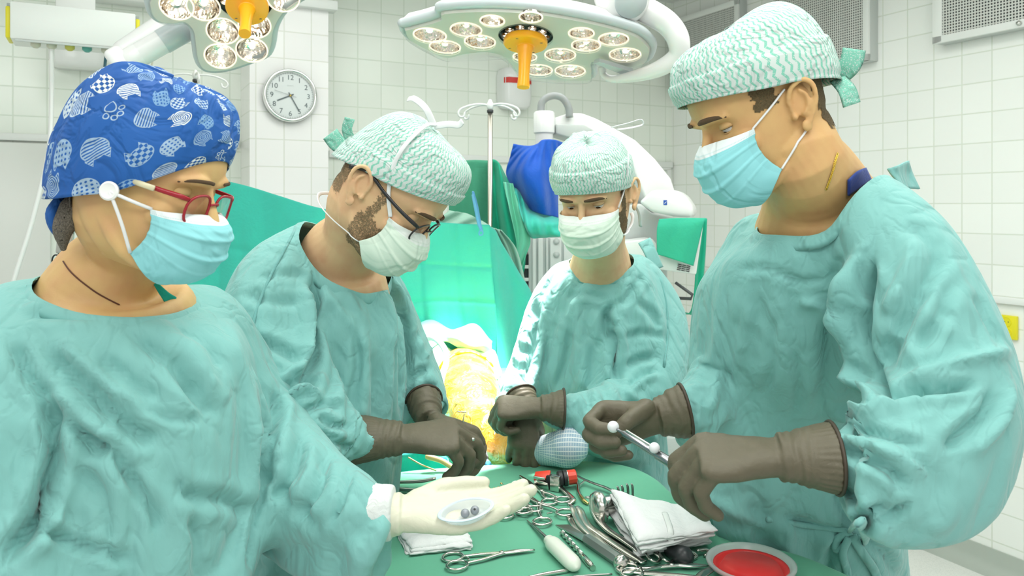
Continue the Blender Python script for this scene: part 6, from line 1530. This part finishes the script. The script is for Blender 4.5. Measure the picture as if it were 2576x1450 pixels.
def gz_bundle(lab, cs, layers, h0, seed):
    g = gauze('gauze_stack', '', cs, layers, h0, .0048, M_gz2, seed=seed, ny=20); tag(g, lab, 'gauze', 'tied gauze bundles')
    # pinched at the tape: narrower and fanned to the left
    return g
b1 = gz_bundle('lower bundle of folded white gauze tied with white tape', [(1530, 1292), (1745, 1318), (1786, 1372), (1612, 1400)], 4, .010, 5)
b2 = gz_bundle('upper bundle of folded white gauze, its corner pointing up to the left', [(1540, 1268), (1760, 1300), (1796, 1352), (1606, 1386)], 5, .031, 9)
for bb in (b1, b2):
    co = get_co(bb.data); x0, x1 = co[:, 0].min(), co[:, 0].max(); t = (co[:, 0]-x0)/(x1-x0); zc = co[:, 2].mean()
    co[:, 2] = zc+(co[:, 2]-zc)*(1+.5*np.exp(-((t-0.0)/.3)**2)-.35*np.exp(-((t-.68)/.07)**2)); 
    if bb is b2: co[:, 2] += .016*np.clip(.35-t, 0, 1)**1.0*np.clip((co[:, 1]-co[:, 1].mean())/.05+.4, 0, 1.2)
    set_co(bb.data, co)
for bb, h in ((b1, .020), (b2, .045)):
    bv_ = BVHTree.FromPolygons([v.co for v in bb.data.vertices], [tuple(p.vertices) for p in bb.data.polygons]); q = []
    for k_ in range(9):
        w_ = T(1672+30*k_/8, 1306+82*k_/8, h); h_ = bv_.ray_cast(w_+V(0, 0, .2), V(0, 0, -1))
        if h_[0] is not None: q.append(h_[0]+V(0, 0, .0015))
    q.append(q[-1]-V(0, .003, .016))
    ribbon('tape_tie', q, .010, M_white, bb, up=V(0, 0, 1))
# dark handled tools sticking out from beneath the gauze
t_ = thing('black_handled_tool', 'tool with a round black handle poking out from under the gauze bundle', 'tool', T(1720, 1395))
bm = NB(); a, b = T(1680, 1384, .012), T(1724, 1402, .014); d = b-a; lathe(bm, [(0, 0), (.009, .0), (.012, .010), (.015, d.length*.7), (.016, d.length), (.010, d.length+.010), (0, d.length+.012)], a, d, n=28); obj('handle', bm, mat('black_rubber', (.03, .033, .036), .35), t_)
rod('shaft', [T(1640, 1372, .010), T(1680, 1384, .012)], .004, M_ss, t_)
rt = thing('wire_retractor', 'bent wire retractor with two loops in front of the gauze bundle', 'retractor', T(1650, 1400))
for x0 in (0, 34):
    rod('loop', [T(1606+x0, 1376, .006), T(1622+x0, 1392, .012), T(1636+x0, 1408, .012), T(1652+x0, 1416, .006), T(1660+x0, 1406, .006), T(1646+x0, 1392, .012), T(1634+x0, 1380, .010)], .0026, M_ss, rt)
rod('loop', [T(1690, 1388, .010), T(1712, 1386, .014), T(1740, 1390, .012), T(1752, 1400, .006), T(1742, 1408, .004)], .0030, M_ss, rt)
rod('loop', [T(1756, 1386, .012), T(1778, 1384, .010), T(1786, 1392, .006), T(1774, 1398, .004)], .0030, M_ss, rt)
fr = ring_tool('large_forceps', 'large steel forceps at the bottom edge pointing at the red bowl', 'forceps', (1782, 1424), (1690, 1424), (1578, 1431), (1590, 1443), .0150, h=.006, th=.003, blade=.0050)
retractor('long curved steel bar along the bottom edge, left of the red bowl', [(1556, 1432, .004), (1600, 1440, .006), (1660, 1446, .008), (1730, 1452, .010), (1800, 1462, .010)], [.004, .006, .007, .007, .006], name='bone_lever', cat='lever')
retractor('dark crossed steel blade beside the red bowl', [(1742, 1470, .010), (1768, 1446, .016), (1796, 1428, .016)], [.006, .008, .006], M_ssd, name='bone_lever', cat='lever')
retractor('thin steel rod at the bottom edge below the awl', [(1322, 1456, .003), (1370, 1446, .003), (1430, 1436, .003)], [.0026, .0034, .0034], name='steel_rod', cat='rod', flat=(1, 1))
retractor('thin dark rod at the bottom edge right of the drill bit', [(1440, 1452, .003), (1490, 1448, .003), (1540, 1445, .003)], [.0016, .0018, .0014], M_ssd, name='steel_rod', cat='rod', flat=(1, 1))
# red bowl inside a clear tub
M_clear = mat('clear_plastic', (0.90, 0.94, 0.94), 0.12, 0.0, Transmission_Weight=0.45, IOR=1.3); bsdf(M_clear).inputs['Alpha'].default_value = 0.62
M_redl = mat('red_bowl', (0.74, 0.03, 0.03), 0.3)
c = T(1889, 1440, 0.0); c = Vector((P(1889, 1413, 1.215).x, 1.215, TZ)); hh = P(1889, 1413, 1.215).z-TZ
tbn = thing('plastic_tub', 'round clear plastic tub holding a red bowl, lower right corner', 'tub', c)
bm = NB(); lathe(bm, [(0, .001), (.050, .001), (.054, .004), (.062, hh-.006), (.068, hh-.004), (.069, hh), (.066, hh+.002), (.060, hh-.001), (.0525, .006), (0, .004)], c, n=64, cap=False); obj('wall', bm, M_clear, tbn)
bm = NB(); lathe(bm, [(0, .006), (.046, .006), (.050, .010), (.0575, hh-.010), (.058, hh-.006), (.054, hh-.008), (.050, hh-.016), (.042, .020), (0, .018)], c, n=64, cap=False)
rb = obj('red_bowl', bm, M_redl); tag(rb, 'red plastic bowl nested in the clear tub', 'bowl')

# ======================= HELD THINGS =======================
# navigation pointer in the tall man's hands
M_ball = mat('white_marker_ball', (.72, .74, .76), .7)
a, b = P(1545, 1076, 1.125), P(1720, 1186, 1.03)
np_o = thing('pointer_instrument', 'slim steel tracking instrument with two white balls, held by the tall man', 'instrument', a)
d = (b-a).normalized(); LL = (b-a).length
bm = NB(); lathe(bm, [(0, 0), (.0022, 0), (.0024, LL*.12), (.0050, LL*.16), (.0056, LL*.5), (.0056, LL*.62), (.0068, LL*.64), (.0070, LL*.9), (.005, LL)], a, d, n=20); obj('shaft', bm, mat('gunmetal', (.30, .31, .33), .25, 1.0), np_o, angle=35)
bm = NB(); s_, u_ = frame_of(d); box(bm, a+d*(LL*.42)+u_*.006, LL*.5, .003, .004, rot=Matrix((d, s_, u_)).transposed().to_euler(), bevel=.001); obj('rail', bm, M_ss, np_o)
for q, r in ((a-d*.002, .0085), (a+d*(LL*.57)+u_*.008-V(0, .008, 0), .0075)):
    bm = NB(); sphere(bm, q, r, 24); obj('marker_ball', bm, M_ball, np_o)
# clear tray on the woman's palm with two grey balls
M_traych = mat('tray_film', (.80, .88, .92), .12, 0.0); bsdf(M_traych).inputs['Alpha'].default_value = .38
tc = P(1172, 1283, 1.07)
tr_ = thing('clear_tray', 'small clear blister tray lying on the cream gloved palm', 'tray', tc)
TM = Matrix.Translation(tc) @ Euler((math.radians(14), math.radians(-10), .12)).to_matrix().to_4x4()
bm = NB(); R = [V(math.cos(t)*.036*(1+.10*math.cos(2*t)), math.sin(t)*.024, 0) for t in [2*math.pi*i/48 for i in range(48)]]
rr = [[p*1.0+V(0, 0, .0) for p in R], [p*.90+V(0, 0, .0015) for p in R], [p*.84+V(0, 0, -.001) for p in R], [p*.76+V(0, 0, -.010) for p in R], [p*.6+V(0, 0, -.012) for p in R], [p*.05+V(0, 0, -.012) for p in R]]
loft(bm, rr, cap=False); bm.transform(TM); t_o = obj('film', bm, M_traych, tr_); t_o.modifiers.new('s', 'SOLIDIFY').thickness = .0006
bm = NB(); tube(bm, [p*.96 for p in R], .0022, n=8, closed=True, flat=(1, .5)); bm.transform(TM); obj('rim', bm, mat('pale_blue_film', (.58, .72, .78), .2), tr_)
for k, x in enumerate((-.002, .012)):
    bm = NB(); sphere(bm, TM @ V(x, -.002+.002*k, -.004), .0062, 24); sb_ = obj('implant_ball', bm, mat('matt_grey_ball', (.30, .32, .35), .45, .3))
    if k == 1:
        bm = NB(); lathe(bm, [(.0016, 0), (.0016, .0004), (0, .0004)], TM @ V(x, -.002+.002*k, -.004)+V(0, -.0052, .0034), V(0, -.84, .54), n=16); obj('bore', bm, M_black, sb_)
    tag(sb_, ['plain grey ball in the clear tray', 'grey ball with a dark hole in the clear tray'][k], 'ball')
# small pin between the fingertips of the bearded man
pn = thing('surgical_pin', 'thin bright pin with a tiny ball head between the gloved fingers of the bearded man', 'pin', P(1166, 1040, 1.40))
rod('needle', [P(1164, 1064, 1.40), P(1168, 1042, 1.40)], .0010, M_ss, pn, k=0); rod('cross_bar', [P(1152, 1036, 1.40), P(1172, 1038, 1.40)], .0014, M_ss, pn, k=0)
bm = NB(); sphere(bm, P(1190, 1106, 1.36), .0034, 16); o = obj('steel_bead', bm, M_ss); tag(o, 'tiny shiny steel bead at the fingertips of the bearded man', 'bead')

# ======================= WORN THINGS =======================
# glasses of the bearded man
M_gblack = mat('black_frame', (.015, .015, .017), .35); M_lens = mat('lens_glass', (.95, .97, 1), .03, 0.0, Transmission_Weight=1.0, IOR=1.1); bsdf(M_lens).inputs['Alpha'].default_value = .22
M_gred = mat('dark_red_frame', (.33, .008, .02), .25); M_cream = mat('cream_temple', (.72, .68, .46), .4)
def glasses(Hd, parent, m, short=False, lensw=.025, lensh=.018, rimr=.0016, tm=None, zoff=.022, tcol=None, drop=.006, full_rim=True):
    g = bpy.data.objects.new('glasses', None); link(g); g.parent = parent; g.matrix_parent_inverse = parent_inv(parent)
    for q in (-1, 1):
        c = V(q*.033, .098, zoff-drop); pts = []
        for i in range(28):
            t = 2*math.pi*i/28; ct, st = math.cos(t), math.sin(t)
            pts.append(c+V(math.copysign(abs(ct)**.7, ct)*lensw, -abs(ct)**2*.004*(1 if ct*q > 0 else 0)-.000, math.copysign(abs(st)**.7, st)*lensh-(0.002*ct*q)))
        bm = NB(); tube(bm, pts, rimr, n=8, closed=True); bm.transform(Hd.M); obj('rim', bm, m, g)
        bm = NB(); vs_ = [bm.verts.new(p) for p in pts]; bm.faces.new(vs_); bm.transform(Hd.M); l = obj('lens', bm, M_lens, g); l.modifiers.new('s', 'SOLIDIFY').thickness = .0015
        h1 = V(q*.059, .093, zoff+.006); 
        bm = NB(); tube(bm, [V(q*.057, .095, zoff+.004), V(q*.068, .086, zoff+.006), V(q*.076, .055, zoff+.006), V(q*.080, .015, zoff+.008), V(q*.083, -.012, zoff+.012), V(q*.086, -.032, zoff+.012), V(q*.086, -.058, zoff-.004)], [.0022, .0026, .0024, .0022, .0024, .0028, .0030], n=8, k=5, flat=(.7, 1.3), round_ends=False) if not short else tube(bm, [V(q*.057, .095, zoff+.004), V(q*.068, .086, zoff+.006), V(q*.074, .055, zoff+.006), V(q*.077, .010, zoff+.008)], [.0022, .0026, .0024, .0022], n=8, k=5, flat=(.7, 1.3)); bm.transform(Hd.M); te = obj('temple', bm, m, g)
        if tcol:
            bm = NB(); tube(bm, [V(q*.0785, .058, zoff+.006), V(q*.081, .030, zoff+.006)], .0029, n=8, flat=(.7, 1.3)); bm.transform(Hd.M); obj('temple_inlay', bm, tcol, te)
    bm = NB(); tube(bm, [V(-.010, .100, zoff-.002), V(0, .104, zoff+.001), V(.010, .100, zoff-.002)], .0016, n=8, k=3); bm.transform(Hd.M); obj('bridge', bm, m, g)
    return g
glasses(HB, pB, M_gblack, tm=1)
glasses(HA, pA, M_gred, short=True, lensw=.0245, lensh=.0195, rimr=.0019, zoff=.020, drop=.009, tcol=M_cream)
# round button on the blue cap with the two elastic loops
q = HA.p(-.098, -.026, .010)
bm = NB(); ndir = (HA.M.to_3x3() @ V(-1, .1, .1)).normalized(); lathe(bm, [(.0, 0), (.0115, 0), (.0118, .003), (.0095, .0045), (.008, .0036), (0, .0036)], HA.p(-.090, .010, .006), ndir, n=28); obj('cap_button', bm, M_white_gloss, pA, angle=40)
for y0, z0 in ((.056, -.002), (.046, -.064)):
    bm = NB(); tube(bm, [HA.p(-.093, .012, .006), HA.p(-.082, (y0+.012)*.5+.004, (z0+.006)*.5), HA.p(-.066, y0, z0)], .0022, n=8, k=4); obj('ear_loop', bm, M_strap, pA)
# gathered tail and tie at the nape of the blue cap
bm = NB(); tube(bm, [HA.p(-.02, -.100, -.045), HA.p(-.022, -.100, -.062), HA.p(-.018, -.092, -.080), HA.p(-.015, -.082, -.095)], [.014, .018, .016, .006], n=12, k=4, flat=(1, .6), round_ends=True); obj('cap_knot', bm, M_cat, pA)
bm = NB(); tube(bm, [HA.p(-.03, -.070, -.045), HA.p(-.033, -.074, -.075), HA.p(-.03, -.068, -.100)], [.018, .013, .004], n=12, k=4, round_ends=True); obj('hair_wisps', bm, M_hairA, pA)
# cords and chain
bvA = BVHTree.FromPolygons([v.co for v in bodyA.data.vertices], [tuple(p.vertices) for p in bodyA.data.polygons])
bvD = BVHTree.FromPolygons([v.co for v in bodyD.data.vertices], [tuple(p.vertices) for p in bodyD.data.polygons])
def onskin(bv, pxs, off):
    out = []
    for x, y in pxs:
        r = ray(x, y).normalized(); h = bv.ray_cast(CAM, r)
        if h[0] is not None: out.append(h[0]+h[1]*off)
    return out
pts = onskin(bvA, [(160, 658), (175, 680), (195, 700), (220, 720), (245, 738), (275, 755), (300, 768)], .001)
if len(pts) > 2: bm = NB(); tube(bm, pts, .0010, n=6, k=3); obj('neck_cord', bm, mat('brown_cord', (.10, .035, .02), .7), pA)
pts = onskin(bvD, [(2105, 388), (2100, 405), (2095, 422), (2090, 440), (2084, 458), (2078, 475)], .0015)
if len(pts) > 2:
    q = [Vector(a[:3]) for a in catmull([tuple(p) for p in pts], 8)]; bm = NB()
    for i in range(0, len(q)-1):
        dd = (q[i+1]-q[i]).normalized(); s_, u_ = frame_of(dd); w_ = s_ if i % 2 else u_
        tube(bm, ell((q[i]+q[i+1])/2, dd*.0026, w_*.0016, 10), .0005, n=5, closed=True)
    obj('neck_chain', bm, mat('gold_chain', (.85, .60, .12), .25, 1.0), pD)
def skin_patch(bv, name, rows, m, par, off=.004):
    R = [onskin(bv, r, off) for r in rows]
    if min(len(r) for r in R) > 1: cloth(name, [[tuple(p) for p in r] for r in R], m, 16, 8, None, par, world=True)
_h = onskin(bvA, [(390, 735), (400, 745), (380, 740)], 0); _y = (min(p.y for p in _h) if _h else 1.06)-.004
cloth('scrub_neckline', [[(386, 702, _y), (404, 718, _y), (424, 736, _y+.004), (444, 748, _y+.01)], [(384, 712, _y-.002), (398, 736, _y-.002), (416, 764, _y), (434, 790, _y+.01)]], M_teal_scrub, 16, 8, None, pA)
skin_patch(bvD, 'shirt_neckline', [[(2128, 452), (2150, 432), (2170, 424)], [(2128, 490), (2160, 470), (2185, 455)]], M_navy, pD)
# waist ties of the tall man
bvG = BVHTree.FromPolygons([v.co for v in gD.data.vertices], [tuple(p.vertices) for p in gD.data.polygons])
def tie(pxs, wd, off=.006):
    pts = onskin(bvG, pxs, off)
    if len(pts) > 1: ribbon('waist_tie', pts, wd, M_gown, pD, up=V(0, -1, 0), th=.004)
tie([(2135, 1330), (2160, 1318), (2180, 1330), (2172, 1356), (2148, 1352)], .016); tie([(2135, 1335), (2110, 1350), (2108, 1380), (2128, 1372)], .014)
tie([(2140, 1345), (2165, 1385), (2195, 1430), (2210, 1480)], .016); tie([(2134, 1348), (2120, 1390), (2128, 1440), (2120, 1490)], .014)
tie([(2135, 1335), (2030, 1322), (1930, 1305)], .010, .003)
# radio pack clipped behind the woman's neck
rp = thing('radio_pack', 'small grey transparent radio pack with a black wire behind the nape of the woman', 'radio', P(165, 600, 1.16))
bm = NB(); box(bm, P(165, 600, 1.19), .022, .012, .048, rot=Euler((0, .1, .2)), bevel=.003); obj('case', bm, mat('smoke_plastic', (.42, .42, .40), .3), rp)
bm = NB(); box(bm, P(160, 640, 1.19), .014, .012, .010, rot=Euler((0, .3, .2)), bevel=.003); obj('clip', bm, M_dark, rp)
bm = NB(); tube(bm, [P(178, 630, 1.19), P(170, 650, 1.19), P(155, 645, 1.19), P(138, 642, 1.19), P(131, 655, 1.19), P(136, 672, 1.19)], .0012, n=6, k=4); obj('wire', bm, M_black, rp)

# stitched seams of the gowns
M_seam = fabric_gown('gown_seam', (0.17, 0.42, 0.40))
def seam(gn, par, pxs, wd=.006):
    bv = BVHTree.FromPolygons([v.co for v in gn.data.vertices], [tuple(p.vertices) for p in gn.data.polygons])
    q = [tuple(a[:2]) for a in catmull([(*p, 0) for p in pxs], 5)]; pts = onskin(bv, q, .0006)
    for _ in range(3): pts = [pts[0]]+[(a+b*2+c)/4 for a, b, c in zip(pts, pts[1:], pts[2:])]+[pts[-1]]
    if len(pts) > 2: ribbon('seam', pts, wd, M_seam, par, up=V(0, -1, 0), th=.0022, k=0)
seam(gB, pB, [(742, 580), (715, 630), (684, 688), (660, 740), (640, 800), (632, 850)])
seam(gC, pC, [(1660, 700), (1676, 760), (1680, 840), (1670, 925)])
